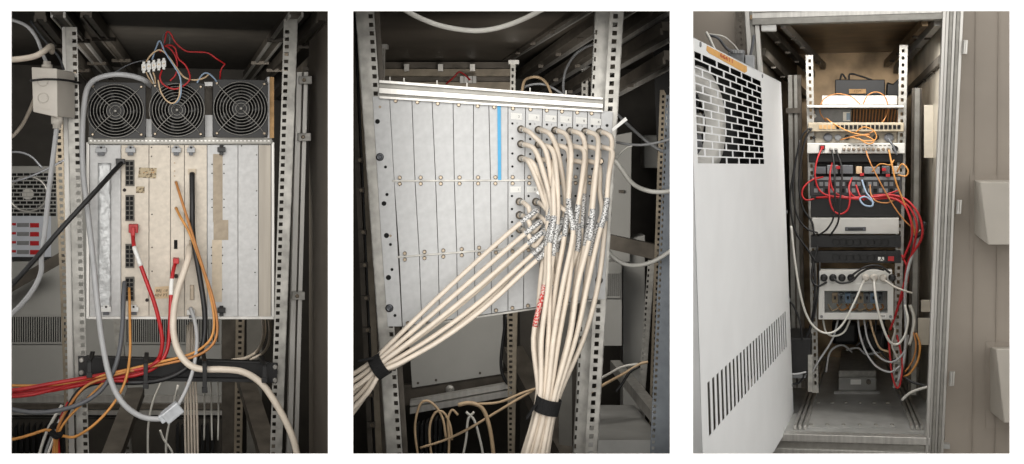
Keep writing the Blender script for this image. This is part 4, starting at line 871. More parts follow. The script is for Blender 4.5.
for o0, o1, mt in ((0, 3, DARK2), (3, 8, GRV), (8, 10, DARK2)):
    obj('rib', MB().poly(B3.at(5.6+(.02 if mt is DARK2 else 0)), [(912+o0, 88), (908+o0, 395), (908+o1, 395), (912+o1, 88)], .03), mt, t)
# patches on right wall
for i, (x0, y0, x1, y1) in enumerate(((924, 105, 938, 158), (921, 300, 934, 312), (918, 318, 930, 345))):
    obj('wall_plate', MB().rect(B3.at(5.5), x0, y0, x1, y1, .01), SHEET, label=('pale plate on the upper right inner side', 'small plate on the middle right inner side', 'small plate on the lower right inner side')[i], cat='plate', bev=.002)
# rack posts
dK = 5.5
t = thing('rack_post', PX(815, 392, dK), 'perforated left rack post inside the open cabinet', 'rack post', 'posts in the open cabinet')
obj('upright', post(B3, dK, 805.5, 813, 55, 812, 818.5, 390, 393, 7, .55, .34, .5, .05, -1), STEEL, t)
t = thing('rack_post', PX(897, 385, dK), 'perforated right rack post inside the open cabinet', 'rack post', 'posts in the open cabinet')
obj('upright', post(B3, dK, 899.5, 908, 45, 893, 901, 370, 388, 7, .45, .34, .5, .05, 1), STEEL, t)
# equipment
dE = 5.46; RE = B3.at(dE)
def unit(name, x0, y0, x1, y1, depth, mt, label, cat, off=0.0, bev=.003):
    t = thing(name, RE.P((x0+x1)/2, y1), label, cat)
    ym = (y0+y1)/2; a = max(x0, 813.6+5.5*(ym-55)/335); b = min(x1, 898.6-6.5*(ym-45)/325)   # clear of the posts
    if off >= .03: obj('body', MB().rect(RE, a, y0, b, y1, depth, off), mt, t, bev=bev)
    else:
        obj('face_plate', MB().rect(RE, x0, y0, x1, y1, .036-off, off), mt, t, bev=bev)
        obj('body', MB().rect(RE, a, y0+.3, b, y1-.3, depth, .036), mt, t)
    return t
def ear(t, x0, x1, y0, y1, mt):
    for a, b_ in ((x0, x0+4), (x1-4, x1)): obj('rack_ear', MB().rect(RE, a, y0, b_, y1, .004, -.004), mt, t)
u = thing('power_supply', PX(858, 95, 5.8), 'black finned unit on top of the rack shelf', 'power supply')
obj('body', MB().rect(B3.at(5.75), 835, 79.5, 885, 95, .3), BLACK, u, bev=.004)
obj('nameplate', MB().rect(B3.at(5.745), 849, 89, 866, 93.5, .004), BOARD, u)
text('nameplate_mark', 'TDM', B3, B3.at(5.745), 857.5, 91.3, 2.6, INK, u, -.001)
obj('side_clutter', MB().poly(B3.at(5.8), [(887, 82), (886, 96), (900, 96), (899, 78), (893, 84)], .1), BLACK, u, bev=.006)
cable(B3, [(840, 80, 5.9), (842, 74, 5.9), (846, 79, 5.9)], .9, RUBBER, 'left black cable loop on the top unit')
cable(B3, [(849, 81, 5.9), (850, 74, 5.9), (860, 76, 5.9), (872, 80, 5.9)], .9, RUBBER, 'right black cable over the top unit')
u = unit('shelf_unit', 822, 95.5, 898, 105, .35, ENCL, 'light grey flat unit lying on the shelf', 'rack unit', .12)
u = thing('rack_shelf', RE.P(856, 108), 'thin aluminium shelf bar across the rack top', 'shelf')
obj('front_bar', MB().rect(RE, 807, 105.3, 904, 107.8, .03), ALU, u, bev=.002)
obj('plate', MB().rect(B3.at(dE+.03), 810, 106, 901, 107.4, .5), STEEL, u)
u = unit('grey_module', 812, 109, 851, 122.5, .25, MODG, 'dark grey module with pale display below the shelf', 'module', .10)
obj('display', MB().rect(B3.at(dE+.095), 843, 112, 850, 121, .006), PAPER, u); obj('display', MB().rect(B3.at(dE+.092), 846.5, 113, 850, 120, .006), BLUEC, u)
obj('knob', MB().lathe(PX(814.5, 116, dE+.1), -B3.ey, [(.01, 0), (.01, .02)], 12), PAPER, u)
u = unit('wire_grid', 852, 109, 901, 122.5, .02, mat('brown_mesh_back', (96, 84, 68), .7), 'brown ribbed wire grid beside the grey module', 'grid', .16)
for k in range(15): obj('wire', MB().tube([PX(854+k*3.2, 109, dE+.14), PX(853.5+k*3.1, 122, dE+.14)], .003, 5, 1), BROWNC, u)
u = unit('fibre_patch_panel', 808, 122.5, 904, 131.5, .15, mat('warm_patch_panel', (182, 170, 148), .5, .2), 'beige fibre patch panel with a row of small ports', 'patch panel')
for k in range(19):
    x = 819+k*4.35; p = obj('port', MB().rect(RE, x, 125, x+3.2, 129, .004, -.003), ORPORT if k < 4 else HOLE, u)
u = unit('slack_drawer', 810, 131.5, 902, 143, .2, mat('slack_tray_face', (160, 152, 138), .5, .2), 'shallow fibre slack tray with dark spools', 'tray', .03)
for (x, rp, mt) in ((814, 1.6, BLACK), (828, 4.2, DGREYC), (838, 3.2, MODG), (847, 2.4, BLACK), (876, 2.8, BLACK), (889, 4.4, DGREYC)):
    obj('spool', MB().lathe(PX(x, 137.5, dE+.03), -B3.ey, [(rp*.005, 0), (rp*.005, .012), (rp*.003, .014)], 18), mt, u, smooth=True)
u = unit('switch_panel', 807, 143, 905, 153.5, .2, ENCL, 'white panel with red switch and a row of knobs', 'panel')
rs = obj('rocker_switch', MB().rect(RE, 819.5, 145, 825, 150, .01, -.008), BLACK, u, bev=.001); obj('rocker', MB().rect(RE, 820.5, 146, 824, 149, .008, -.012), RED, rs, bev=.001)
for k in range(12):
    x = 831+k*5 if k < 2 else 844+(k-2)*4.9
    obj('knob', MB().lathe(PX(x, 149.2, dE), -B3.ey, [(.008, 0), (.008, .012), (.005, .014)], 12), BRASS if k > 1 else STEEL, u, smooth=True)
for k in range(12): obj('print_mark', MB().rect(RE, 844+k*4.4, 145.2, 846.4+k*4.4, 146, .001, -.001), INK, u)
obj('knob', MB().lathe(PX(895, 148.8, dE), -B3.ey, [(.014, 0), (.014, .015)], 14), BLACK, u)
u = unit('black_unit', 809, 154, 903, 162.5, .3, BLACK, 'black unit under the white switch panel', 'rack unit', .02)
for x0, x1 in ((812, 842), (850, 868), (872, 898)): obj('inset', MB().rect(RE, x0, 155.5, x1, 161, .004, .016), FANB, u)
u = unit('module_row', 810, 163, 902, 176, .25, mat('dark_module_back', (62, 60, 58), .6), 'crowded row of small modules with red plugs', 'module row', .08)
for (x0, x1, mt) in ((813, 826, DGREYC), (827, 838, MODG), (840, 853, DGREYC), (856, 862, TANW), (864, 880, MODG), (882, 890, DGREYC), (892, 900, PANELW)): obj('module', MB().rect(RE, x0, 165+random.uniform(0, 2), x1, 174, .08, .01), mt, u, bev=.003)
for (x, y) in ((836, 166), (882, 168), (886, 174), (860, 173)): obj('red_plug', MB().rect(RE, x, y, x+4, y+3, .03, -.01), RED, u, bev=.001)
u = unit('copper_patch_bay', 810, 176, 902, 196, .15, mat('patch_panel_dark', (58, 58, 60), .5), 'dark patch panel hung with red patch leads', 'patch panel', .02)
obj('label_strip', MB().rect(RE, 812, 177, 900, 180, .004, .016), MODG, u)
for r in range(2):
    for k in range(16): obj('port', MB().rect(RE, 814+k*5.4, 182+r*6.5, 817.6+k*5.4, 186+r*6.5, .004, .0165), MODG if (k+r) % 3 else HOLE, u)
u = unit('black_unit', 811, 196, 901, 217, .3, BLACK, 'large black unit below the red patch leads', 'rack unit', .02)
for k in range(4): obj('inset', MB().rect(RE, 814+k*22, 199, 833+k*22, 213, .004, .016), FANB, u)
u = unit('drawer_unit', 812, 218, 899, 234, .3, ENCL, 'light grey drawer with dark recessed handle', 'drawer')
obj('handle', MB().rect(RE, 845, 227, 866, 231, .01, -.006), DGREYC, u, bev=.003); obj('handle_slot', MB().rect(RE, 848, 228.3, 863, 229.8, .002, -.008), BLACK, u)
def pdu(y0, y1, lb, n, dy):
    u = unit('power_strip', 811, y0, 901, y1, .06, BLACK, lb, 'power strip', -.01)
    for k in range(n):
        x = 836+k*(56/n)
        s = obj('socket', MB().lathe(PX(x, (y0+y1)/2+dy, dE-.012), -B3.ey, [(.017, -.002), (.017, .003), (.014, .003), (.014, -.001)], 18), FANB, u, smooth=True)
    for a in (811, 897): obj('rack_ear', MB().rect(RE, a, y0, a+4, y1, .004, -.015), BLACK, u)
    return u
pdu(235.5, 247.5, 'upper black power strip with round sockets', 8, .5)
p2 = pdu(251, 263, 'lower black power strip with red rocker switch', 8, .5)
obj('rocker', MB().rect(RE, 888, 256.5, 894, 261, .008, -.016), RED, p2, bev=.001); obj('white_socket', MB().rect(RE, 878, 257, 884, 261, .004, -.013), PAPER, p2)
# enclosure
u = thing('breaker_enclosure', RE.P(856, 320, -.08), 'pale grey breaker enclosure with a clear window', 'enclosure')
E2 = B3.at(dE-.08)
X0, X1, Ya, Yb = 818.5, 893.5, 283.5, 319.5
g = [[E2.P(x, y) for x in (X0, 824.5, 887.5, X1)] for y in (Ya, 291, 313, Yb)]
obj('cover', MB().sheet(g, lambda i, j: i == 1 and j == 1, B3.ey*.012), ENCL, u, bev=.002)
obj('back_box', MB().rect(E2, 819.5, 271, 892, 283.4, .12, .002).rect(E2, 819.5, 312, 892, 319.3, .1, .013).rect(E2, 819.5, 283.4, 824.4, 312, .1, .013).rect(E2, 887.6, 283.4, 892, 312, .1, .013).rect(E2, 819.5, 283.4, 892, 312, .01, .11), ENCL, u)
for k in range(8): b_ = obj('breaker', MB().rect(E2, 832+k*6.4, 293, 837.6+k*6.4, 303, .04, .05), (TANW, MODG, BLUEC, MODG)[k % 4] if k else TANW, u, bev=.002); obj('toggle', MB().rect(E2, 834+k*6.4, 296.5, 836+k*6.4, 299.5, .015, .038), BLACK, b_)
for k in range(6): obj('inner_wire', MB().tube([PX(828+k*9, 304, dE-.02), PX(832+k*9, 310, dE-.03), PX(838+k*9, 308, dE-.03), PX(842+k*8, 304, dE-.02)], .004, 6), (TANW, ORANGE, BROWNC)[k % 3], u)
obj('window', MB().rect(E2, 824.5, 291, 887.5, 313, .003, .006), GLASS, u)
lb = obj('label_plate', MB().rect(E2, 877.5, 314.2, 886, 318.4, .001, -.0015), PAPER, u); text('label_mark', 'ABBB', B3, E2, 881.8, 316.3, 2.0, INK, lb, -.003)
for x in (821.5, 890.5): obj('cover_screw', MB().lathe(E2.P(x, 316.5), -B3.ey, [(.007, 0), (.007, .003)], 12), MODG, u)
for k, x in enumerate((824, 833, 842, 851, 865.5, 874, 883, 892)):
    obj('gland', MB().lathe(PX(x, 277.5, dE-.08), -B3.ey, [(.017, 0), (.017, .02), (.012, .024), (.010, .035)], 16), BLACK if k < 4 or k == 7 else PVC, u, smooth=True)
# bay 3 floor boxes
u = thing('metal_box', ground(857, 392), 'grey metal box with white label standing on the cabinet floor', 'box')
zt3 = PX(857, 372, 5.93).z
fr = [ground(839, 391.5), ground(876, 391.5)]
a, b_, e, f = ground(838.5, 392), ground(876.5, 392), ground(873, 369.5), ground(841.5, 369.5)
hh = V((0, 0, zt3-zf-.03))
obj('body', MB().prism([a, b_, e, f], hh), FLOORG, u, bev=.006)
obj('lid', MB().prism([p+hh for p in (a, b_, e, f)], (0, 0, .035)), mat('box_lid', (168, 167, 162), .5, .3), u, bev=.006)
obj('base_flange', MB().prism([ground(834, 394), ground(880, 394), ground(876, 369), ground(839, 369)], (0, 0, .012)), FLOORG, u)
fpl = Plane(a, B3.ey)
lb = obj('label_plate', MB().rect(fpl, 850.5, 379.5, 861, 384.5, .002, -.003), PAPER, u)
obj('connector', MB().lathe(fpl.P(868.5, 381.5), -B3.ey, [(.012, 0), (.012, .02)], 12), DARK2, u)
for k in range(7): obj('lid_bolt', MB().lathe(fpl.P(841+k*5.5, 373.5, -.001), -B3.ey, [(.005, 0), (.005, .004)], 8), STEEL, u)
u = thing('black_box', PX(800, 378, 5.35), 'black equipment box low beside the door edge', 'box')
obj('body', MB().rect(B3.at(5.35), 786, 338, 811, 374, .3), BLACK, u, bev=.006)
obj('bracket', MB().rect(B3.at(5.36), 786, 374, 806, 378, .3), MODG, u); obj('bracket', MB().rect(B3.at(5.34), 808, 355, 812.5, 392, .02), STEEL, u)
u = thing('rear_clutter', PX(855, 345, 6.2), 'dark power adapters lying behind the grey metal box', 'adapter')
obj('body', MB().rect(B3.at(6.2), 832, 322, 858, 345, .2).rect(B3.at(6.2), 860, 330, 888, 352, .2), BLACK, u, bev=.02)
# ---- door
H0, H1 = PX(781, 83, 4.9), PX(793.8, 418, 4.9); N0 = PX(690, 36, 2.95)
nrm = (H0-N0).cross(V((0, 0, 1))).normalized()
if nrm.dot(B3.ey) < 0: nrm = -nrm
DP = Plane(H0, nrm)
TL, TR, BR, BL = DP.P(689.5, 35.5), DP.P(781, 82), DP.P(793.8, 418), DP.P(706, 566)
ue = (TL-TR); ue = V((ue.x, ue.y, 0)).normalized()
def tp(u, v, off=0): return (TR.lerp(TL, u)).lerp(BR.lerp(BL, u), v)+nrm*off
def duv(px, py):
    p = DP.P(px, py); u = v = .5
    for _ in range(20):
        e = p-tp(u, v); du = tp(u+.001, v)-tp(u, v); dv = tp(u, v+.001)-tp(u, v)
        a11, a12, a21, a22 = du.dot(ue)*1000, dv.dot(ue)*1000, du.z*1000, dv.z*1000; r1, r2 = e.dot(ue), e.z
        de = a11*a22-a12*a21; u += (r1*a22-a12*r2)/de; v += (a11*r2-a21*r1)/de
    return u, v
gu0, gv0 = duv(761.5, 80.5); gv1 = duv(766, 164)[1]; gu1 = .97
su0, sv0 = duv(786, 310); sv1 = duv(787.5, 347)[1]; su0 = max(.03, su0); su1 = duv(706.5, 390)[0]
us = sorted(set([0, gu0, su0, su1, gu1, 1])); vss = [0, gv0, gv1, sv0, sv1, 1]
g = [[tp(u, v) for u in us] for v in vss]
def dskip(i, j):
    a, b_ = us[j], us[j+1]
    return (i == 1 and a >= gu0-1e-6 and b_ <= gu1+1e-6) or (i == 3 and a >= su0-1e-6 and b_ <= su1+1e-6)
t = obj('door', MB().sheet(g, dskip, nrm*.002), DOORW, cabinet, label='open white door with brick-pattern vent and slotted louvre')
for (ua, ub, v0, v1) in ((0, .002, 0, 1), (.998, 1, 0, 1), (0, 1, 0, .002), (0, 1, .998, 1)):
    obj('edge_return', MB().prism([tp(ua, v0), tp(ub, v0), tp(ub, v1), tp(ua, v1)], nrm*.05), DOORW, t)
# brick vent web
nr, nc = 14, 11; bw, bh = .16, .18
cu = []; 
for k in range(nc): cu += [k/nc, (k+bw*1.0)/nc]
cu.append(1); cv = [0]
cv = []
for k in range(nr): cv += [k/nr, (k+bh)/nr]
cv.append(1)
g = [[tp(gu0+(gu1-gu0)*u, gv0+(gv1-gv0)*v) for u in cu] for v in cv]
obj('vent_grille', MB().sheet(g, lambda i, j: i % 2 == 1 and not (j % 2 == 0 and (j//2) % 2 == (i//2) % 2), nrm*.002), DOORW, t)
ns = 26; cu = [0]
for k in range(ns): cu += [(k+.22)/ns, (k+.78)/ns]
cu.append(1)
g = [[tp(su0+(su1-su0)*u, sv0+(sv1-sv0)*v) for u in cu] for v in (0, .02, .98, 1)]
obj('louvre', MB().sheet(g, lambda i, j: i == 1 and j % 2 == 1, nrm*.002), DOORW, t)
obj('louvre_backing', MB().prism([tp(su0, sv0, .03), tp(su1, sv0, .03), tp(su1, sv1, .03), tp(su0, sv1, .03)], nrm*.002), DARK, t)
# ventilator behind the vent
ga, gb, gc, gd_ = (gu0-.02, gv0-.01), (gu1+.02, gv0-.01), (gu1+.02, gv1+.01), (gu0-.02, gv1+.01)
m = MB().prism([tp(*q, .10) for q in (ga, gb, gc, gd_)], nrm*.004)
for p, q in ((ga, gb), (gb, gc), (gc, gd_), (gd_, ga)): m.hexa([tp(*p, .003), tp(*q, .003), tp(*q, .1), tp(*p, .1)], [tp(*p, .003)+ue*.001, tp(*q, .003)+ue*.001, tp(*q, .1)+ue*.001, tp(*p, .1)+ue*.001])
obj('vent_housing', m, HOLE, t)
fc = DP.P(699, 124, .045); Rf = .165
def oval(m):
    m.v = [p+ue*((p-fc).dot(ue)*1.5) for p in m.v]; return m
m = MB().lathe(fc, -nrm, [(Rf*.64, -.03), (Rf*.68, .0), (Rf*1.05, .006), (Rf*1.05, -.002), (Rf*.70, -.008), (Rf*.66, -.03)], 48)
m.f = m.f[:-2]
vf = obj('vent_fan_ring', oval(m), ENCL, t, smooth=True)
obj('vent_fan_hub', MB().lathe(fc, -nrm, [(Rf*.2, -.02), (Rf*.2, .005), (Rf*.15, .01)], 24), STEEL, t, smooth=True)
for k in range(5):
    a0 = 2*math.pi*k/5; gq = []
    for rr in (.2, .38, .56):
        gq.append([fc+(ue*math.cos(a0+s*.16+rr*.4)+V((0, 0, 1))*math.sin(a0+s*.16+rr*.4))*Rf*rr+nrm*(.004*s) for s in range(4)])
    obj('vent_fan_blade', MB().sheet(gq, lambda i, j: False, nrm*.002), DGREYC, t, smooth=True)
# sticker, screws
sq = [(707, 45.5), (706.6, 50.5), (709, 53), (744.5, 72.8), (747, 71.5), (747, 66.5)]
so = obj('sticker', MB().prism([DP.P(x, y, -.001) for x, y in sq], nrm*.0006), ORSTICK, t, label='orange sticker with red marks')
text('sticker_mark', '66611', B3, DP, 727, 58.5, 4.6, REDINK, so, -.002, rot=math.atan2(21, 38))
for x, y in ((700, 44.5), (762, 76), (786.5, 212), (789.5, 300), (792, 385)): obj('rivet', MB().lathe(DP.P(x, y), -nrm, [(.008, 0), (.008, .003), (.005, .004)], 10), MODG, t)
# ---- terminal box on top behind the door
u = thing('wiring_block', PX(738, 66, 4.85), 'grey wiring block behind the top edge of the door', 'wiring block')
obj('body', MB().poly(B3.at(4.8), [(728, 49), (728, 66), (743, 72), (744, 50)], .06), MODG, u, bev=.003); obj('body', MB().rect(B3.at(4.82), 745, 55, 754, 70, .05), LATCH, u, bev=.003)
for k in range(5): obj('terminal', MB().rect(B3.at(4.79), 729+k*2.8, 50, 731+k*2.8, 53, .02), GREYC, u)
for i, (pts, mt, lb, r) in enumerate((([(706, 32, 4.4), (709, 37, 4.4), (713, 46, 4.4), (716, 52, 4.4)], WHITEC, 'white cable behind the door top left', 1.4), ([(708, 35, 4.5), (718, 38, 4.5), (726, 48, 4.6), (732, 52, 4.7)], DGREYC, 'dark grey cable reaching the wiring block', 1.4), ([(706, 34, 4.6), (722, 36, 4.6), (732, 43, 4.7), (738, 50, 4.75)], WHITEC, 'thin pale cable above the wiring block', .8), ([(754, 35, 4.9), (752, 48, 4.9), (750, 58, 4.9)], DGREYC, 'dark cable beside the left jamb', 1.4))):
    cable(B3, pts, r, mt, lb)
t = thing('hinge_profile', PX(741, 70, 4.95), 'slotted vertical strip on the wall left of the frame', 'profile')
obj('upright', post(B3, 4.97, 735, 744, 4, 739, 747, 85, 90, 6, .5, .3), DARK2, t)
# ---- hoods on the taupe wall
WP = B3.at(dC+.03)
def hood(x0, y0, x1, y1, ins, lb):
    t = thing('wall_hood', WP.P((x0+x1)/2, y1), lb, 'hood')
    obj('back_flange', MB().rect(WP, x0-4, y0-5, x1+40, y1+8, .004, -.004), SHADEC, t)
    bk = [WP.P(x0, y0), WP.P(x0, y1-8), WP.P(x1+36, y1-8), WP.P(x1+36, y0)]
    frn = [WP.P(x0+6, y0+2, -.22), WP.P(x0+14, y1+3, -.22), WP.P(x1+36, y1+3, -.22), WP.P(x1+36, y0+2, -.22)]
    obj('cover', MB().hexa(bk, frn), mat('hood_paint', (184, 178, 168), .6, 0, 5, .04), t, bev=.004)
hood(974, 180, 1012, 242, 8, 'upper taupe hood on the container wall')
hood(990, 347, 1016, 420, 8, 'lower taupe hood on the container wall')
for i, x in enumerate((976, 999)):
    struct('trim_%d' % (i+1), MB().poly(WP, [(x, -30), (x-4, 480), (x-3.2, 480), (x+.8, -30)], .006, -.006), SHADEC, label=('vertical wall seam nearest the frame', 'vertical wall seam nearest the right edge')[i])
# ---- cables of bay 3
def c3(pts, r, mt, lb, g=None):
    r *= .72 if mt in (ORANGE, BROWNC) else .88
    return cable(B3, [(x, y, dE+o) for x, y, o in pts], r, mt, lb, group=g, n=6)
c3([(822, 148, -.03), (817, 160, -.06), (815, 175, -.08), (818, 188, -.08), (826, 195, -.08), (840, 197, -.07), (856, 198, -.06)], 1.0, RED, 'red lead dropping from the red switch')
c3([(823, 177, 0), (812, 180, -.05), (804, 187, -.07), (802, 195, -.08), (806, 200, -.08), (814, 199, -.06)], 1.0, RED, 'red lead looping out left of the rack')
c3([(830, 175, -.02), (829, 188, -.06), (830, 202, -.09), (834, 211, -.1), (841, 214, -.1), (848, 209, -.1), (850, 198, -.09), (849, 187, -.06), (852, 178, -.02)], 1.0, RED, 'red lead hanging in a deep loop over the black unit')
c3([(832, 163, 0), (830, 176, -.04), (833, 190, -.06), (842, 196, -.07), (858, 198, -.07), (880, 196, -.07), (900, 190, -.06)], 1.0, RED, 'red lead crossing the patch panel to the right')
c3([(816, 198, -.05), (835, 197, -.07), (860, 199, -.07), (885, 196, -.07), (898, 199, -.07), (910, 208, -.1), (917, 225, -.12), (914, 245, -.1), (905, 280, -.06), (897, 310, -.04), (890, 330, -.04)], 1.3, RED, 'thick red lead running out right and down to the floor')
c3([(870, 196, -.05), (890, 195, -.07), (905, 199, -.09), (916, 210, -.12), (922, 225, -.13), (921, 240, -.12), (908, 262, -.08), (904, 290, -.05)], 1.3, RED, 'red lead in the right bundle, outer one')
c3([(872, 200, -.05), (890, 198, -.07), (903, 204, -.09), (910, 218, -.11), (912, 236, -.11), (903, 260, -.08)], 1.3, RED, 'red lead in the right bundle, inner one')
c3([(850, 182, -.02), (849, 190, -.05), (855, 197, -.06), (865, 196, -.06)], 1.0, RED, 'short red lead at the middle of the patch panel')
c3([(856, 185, -.02), (860, 196, -.06), (864, 200, -.08)], 1.0, RED, 'shortest red lead beside the pale blue coil')
c3([(897, 172, -.03), (902, 164, -.04), (908, 170, -.05), (906, 176, -.05), (898, 175, -.04)], 1.1, ORANGE, 'orange fibre curl at the right rack post')
c3([(889, 150, -.03), (892, 165, -.06), (896, 182, -.08), (903, 200, -.09), (912, 222, -.1), (916, 240, -.1)], 1.2, ORANGE, 'orange fibre from the black knob down the right side')
c3([(866, 151, -.03), (870, 162, -.06), (880, 182, -.08), (893, 205, -.09), (906, 222, -.1), (920, 233, -.1)], .9, BROWNC, 'amber fibre slanting from the knob row to the right')
c3([(872, 172, -.04), (880, 164, -.06), (890, 165, -.06), (894, 160, -.05)], .9, ORANGE, 'short orange fibre over the module row')
c3([(870, 185, -.03), (871, 194, -.06), (876, 201, -.08), (886, 203, -.08), (895, 200, -.07)], .9, BROWNC, 'amber fibre drooping below the patch panel')
c3([(862, 180, -.03), (866, 192, -.06), (872, 200, -.08), (872, 206, -.09), (864, 205, -.09), (860, 199, -.08), (866, 197, -.08), (874, 203, -.08)], 1.0, BLUEC, 'pale blue lead coiled below the patch panel')
c3([(826, 121, .08), (820, 112, .05), (823, 100, .05), (835, 94, .05), (850, 96, .05), (860, 104, .05)], .7, BROWNC, 'thin amber fibre arching over the shelf at left')
c3([(863, 104, .05), (868, 95, .05), (877, 92, .05), (885, 97, .05), (888, 108, .05), (884, 120, .04), (872, 132, 0), (850, 138, -.02)], .7, BROWNC, 'thin amber fibre arching over the shelf at right')
c3([(826, 118, .06), (834, 124, 0), (850, 132, -.02), (866, 136, -.02), (874, 141, -.02), (868, 144, -.02), (858, 138, -.02)], .9, ORANGE, 'orange fibre slack across the slack tray')
c3([(856, 132, -.01), (864, 127, -.02), (874, 131, -.02), (876, 139, -.02), (866, 141, -.02), (852, 137, -.02)], .8, ORANGE, 'orange fibre curl in front of the slack tray')
c3([(840, 140, 0), (855, 136, -.02), (870, 135, -.02)], .8, BROWNC, 'short amber fibre in the slack tray')
c3([(888, 138, -.02), (893, 146, -.04), (897, 155, -.05)], 1.2, DGREYC, 'short dark lead beside the right spool')
for k, (x0, pts) in enumerate(((812, [(810, 128), (802, 136), (796, 160), (793, 190), (797, 215), (806, 228), (818, 233)]), (812, [(812, 128), (806, 138), (801, 160), (799, 185), (803, 208), (812, 222), (814, 236)]), (0, [(800, 140), (794, 170), (790, 200), (795, 230), (808, 250), (816, 262)]))):
    c3([(x, y, -.08) for x, y in pts], 1.1, RUBBER, ('outer black cable arching left of the rack from the patch panel', 'inner black cable arching left of the rack from the patch panel', 'black cable hugging the door edge left of the rack')[k])
c3([(832, 150, -.03), (834, 165, -.06), (835, 190, -.1), (834, 215, -.1), (828, 228, -.1), (818, 236, -.08)], 1.0, RUBBER, 'black lead hanging down across the drawer, left one')
c3([(836, 150, -.03), (842, 170, -.06), (840, 200, -.1), (838, 222, -.1), (830, 236, -.09)], 1.0, RUBBER, 'black lead hanging down across the drawer, right one')
c3([(818, 246, -.06), (813, 265, -.08), (812, 280, -.09), (818, 286, -.1), (827, 282, -.1)], 1.2, RUBBER, 'black lead from the power strip to the first gland')
c3([(814, 262, -.06), (815, 290, -.08), (812, 320, -.08), (803, 345, -.08)], 1.2, RUBBER, 'black cable dropping left of the enclosure')
c3([(820, 262, -.06), (817, 300, -.09), (810, 330, -.09), (800, 350, -.09)], 1.1, RUBBER, 'second black cable dropping left of the enclosure')
c3([(833, 278, -.11), (840, 283, -.13), (852, 281, -.13), (860, 273, -.13), (872, 268, -.12), (884, 270, -.1)], 1.2, RUBBER, 'black lead bowing from the second gland to the right')
c3([(850, 277, -.11), (858, 271, -.13), (868, 266, -.13), (880, 266, -.12), (890, 273, -.11)], 1.2, RUBBER, 'black lead bowing from the fourth gland to the right')
c3([(786, 300, -.15), (793, 305, -.15), (800, 322, -.15), (802, 340, -.14)], 1.1, RUBBER, 'black cable curl near the door edge, middle')
c3([(786, 382, -.1), (796, 384, -.1), (803, 378, -.1), (804, 370, -.1)], 1.1, RUBBER, 'black cable curl under the black box')
c3([(786, 374, -.14), (796, 374, -.14), (806, 372, -.12)], 1.1, GREYC, 'short grey cable under the black box')
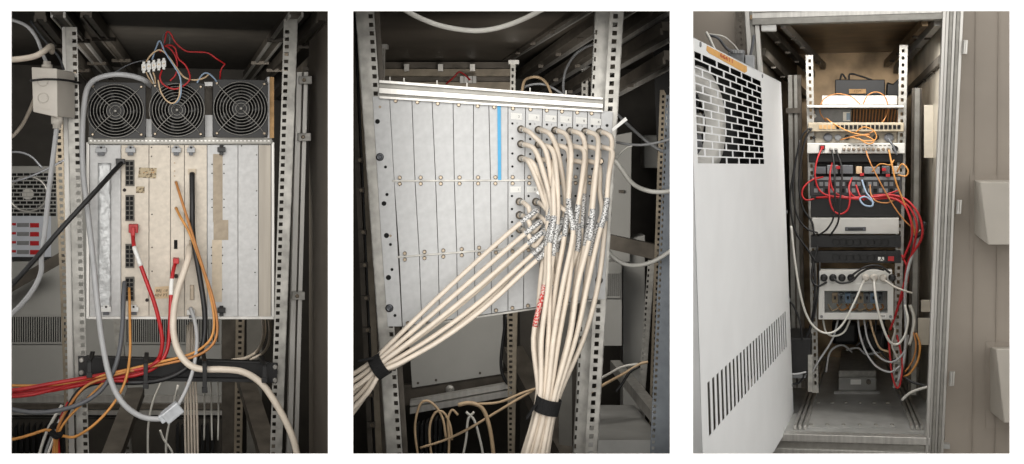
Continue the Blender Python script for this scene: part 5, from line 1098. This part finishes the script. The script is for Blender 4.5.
# white/grey leads
c3([(791, 226, -.3), (795, 262, -.28), (801, 297, -.24), (808, 318, -.2), (818, 330, -.18), (830, 333, -.17), (842, 325, -.16), (854, 303, -.15), (864, 280, -.12)], 1.2, WHITEC, 'pale lead sweeping from the left to the enclosure gland')
c3([(874, 279, -.11), (875, 292, -.14), (878, 310, -.15), (884, 330, -.15), (890, 342, -.14), (898, 344, -.12), (905, 335, -.12), (908, 320, -.12), (905, 305, -.1)], 1.3, WHITEC, 'white lead from the middle gland looping right below')
c3([(883, 279, -.11), (893, 286, -.12), (905, 291, -.12), (912, 293, -.1)], 1.1, PVC, 'short pale lead from the last white gland')
lows = [([(823, 320, 0), (826, 332, -.03), (834, 336, -.04), (844, 332, -.03), (850, 320, 0)], WHITEC, 'pale lead bowing under the enclosure at left'),
        ([(838, 320, 0), (832, 340, -.03), (818, 362, -.05), (811, 375, -.05)], GREYC, 'grey lead slanting to the lower left bracket'),
        ([(858, 320, 0), (860, 335, -.03), (866, 352, -.05), (876, 366, -.06), (890, 372, -.06), (900, 366, -.05)], GREYC, 'grey lead curving down right under the enclosure'),
        ([(864, 320, 0), (868, 340, -.03), (878, 356, -.05), (892, 362, -.05), (904, 352, -.05), (908, 335, -.04)], GREYC, 'second grey lead curving under the enclosure'),
        ([(870, 320, 0), (874, 335, 0), (880, 348, 0), (890, 352, 0)], TANW, 'tan lead under the enclosure'),
        ([(876, 320, .02), (876, 340, .02), (886, 358, .02), (896, 360, .02)], RUBBER, 'black lead under the enclosure, right'),
        ([(884, 320, .02), (882, 338, .02), (878, 352, .02)], RUBBER, 'short black lead under the enclosure'),
        ([(868, 322, .03), (864, 338, .04), (856, 346, .04)], RUBBER, 'black lead reaching the adapters'),
        ([(890, 318, .02), (895, 330, .02), (892, 345, .02), (899, 362, .02)], WHITEC, 'white lead beside the right rack post'),
        ([(846, 350, .25), (858, 348, .25), (866, 354, .25), (880, 352, .2)], GREYC, 'grey cable lying across the metal box'),
        ([(826, 372, .1), (830, 352, .1), (842, 345, .15), (852, 352, .2)], GREYC, 'grey cable bent left of the metal box')]
for pts, mt, lb in lows: c3(pts, 1.1, mt, lb)
c3([(888, 335, -.02), (890, 355, -.04), (892, 375, -.05), (897, 388, -.06), (901, 380, -.06), (902, 360, -.05), (897, 335, -.02)], 1.1, RED, 'red loop hanging at the right rack post foot')
c3([(902, 255, -.03), (908, 272, -.05), (905, 290, -.05), (899, 305, -.04)], 1.1, RED, 'red lead bending beside the enclosure top right')
c3([(916, 333, -.05), (920, 345, -.06), (918, 360, -.06), (911, 372, -.06), (904, 377, -.05)], 1.4, ORANGE, 'orange cable bowed against the shiny side')
c3([(913, 330, -.03), (916, 345, -.05), (913, 360, -.05), (905, 372, -.05)], 1.1, BROWNC, 'inner amber cable bowed against the shiny side')
c3([(902, 400, -.12), (910, 393, -.14), (920, 389, -.16), (932, 386, -.18)], 1.5, WHITEC, 'white cable at the lower right inner side')
c3([(905, 377, -.1), (912, 382, -.12), (922, 385, -.14), (930, 387, -.16)], 1.4, RUBBER, 'black cable with clamp at the lower right inner side')
c3([(921, 230, -.08), (914, 250, -.09), (907, 275, -.08), (905, 300, -.06), (906, 330, -.05), (904, 360, -.05), (898, 382, -.05)], 1.6, GREYC, 'thick grey cable running down the right side')
c3([(925, 222, -.1), (922, 232, -.1), (914, 238, -.1)], 2.2, BLACK, 'short black plug end in the right cable bundle')
c3([(910, 305, -.03), (914, 318, -.03), (912, 335, -.03), (909, 345, -.03)], 1.8, WHITEC, 'short white cable by the lower inner plate')
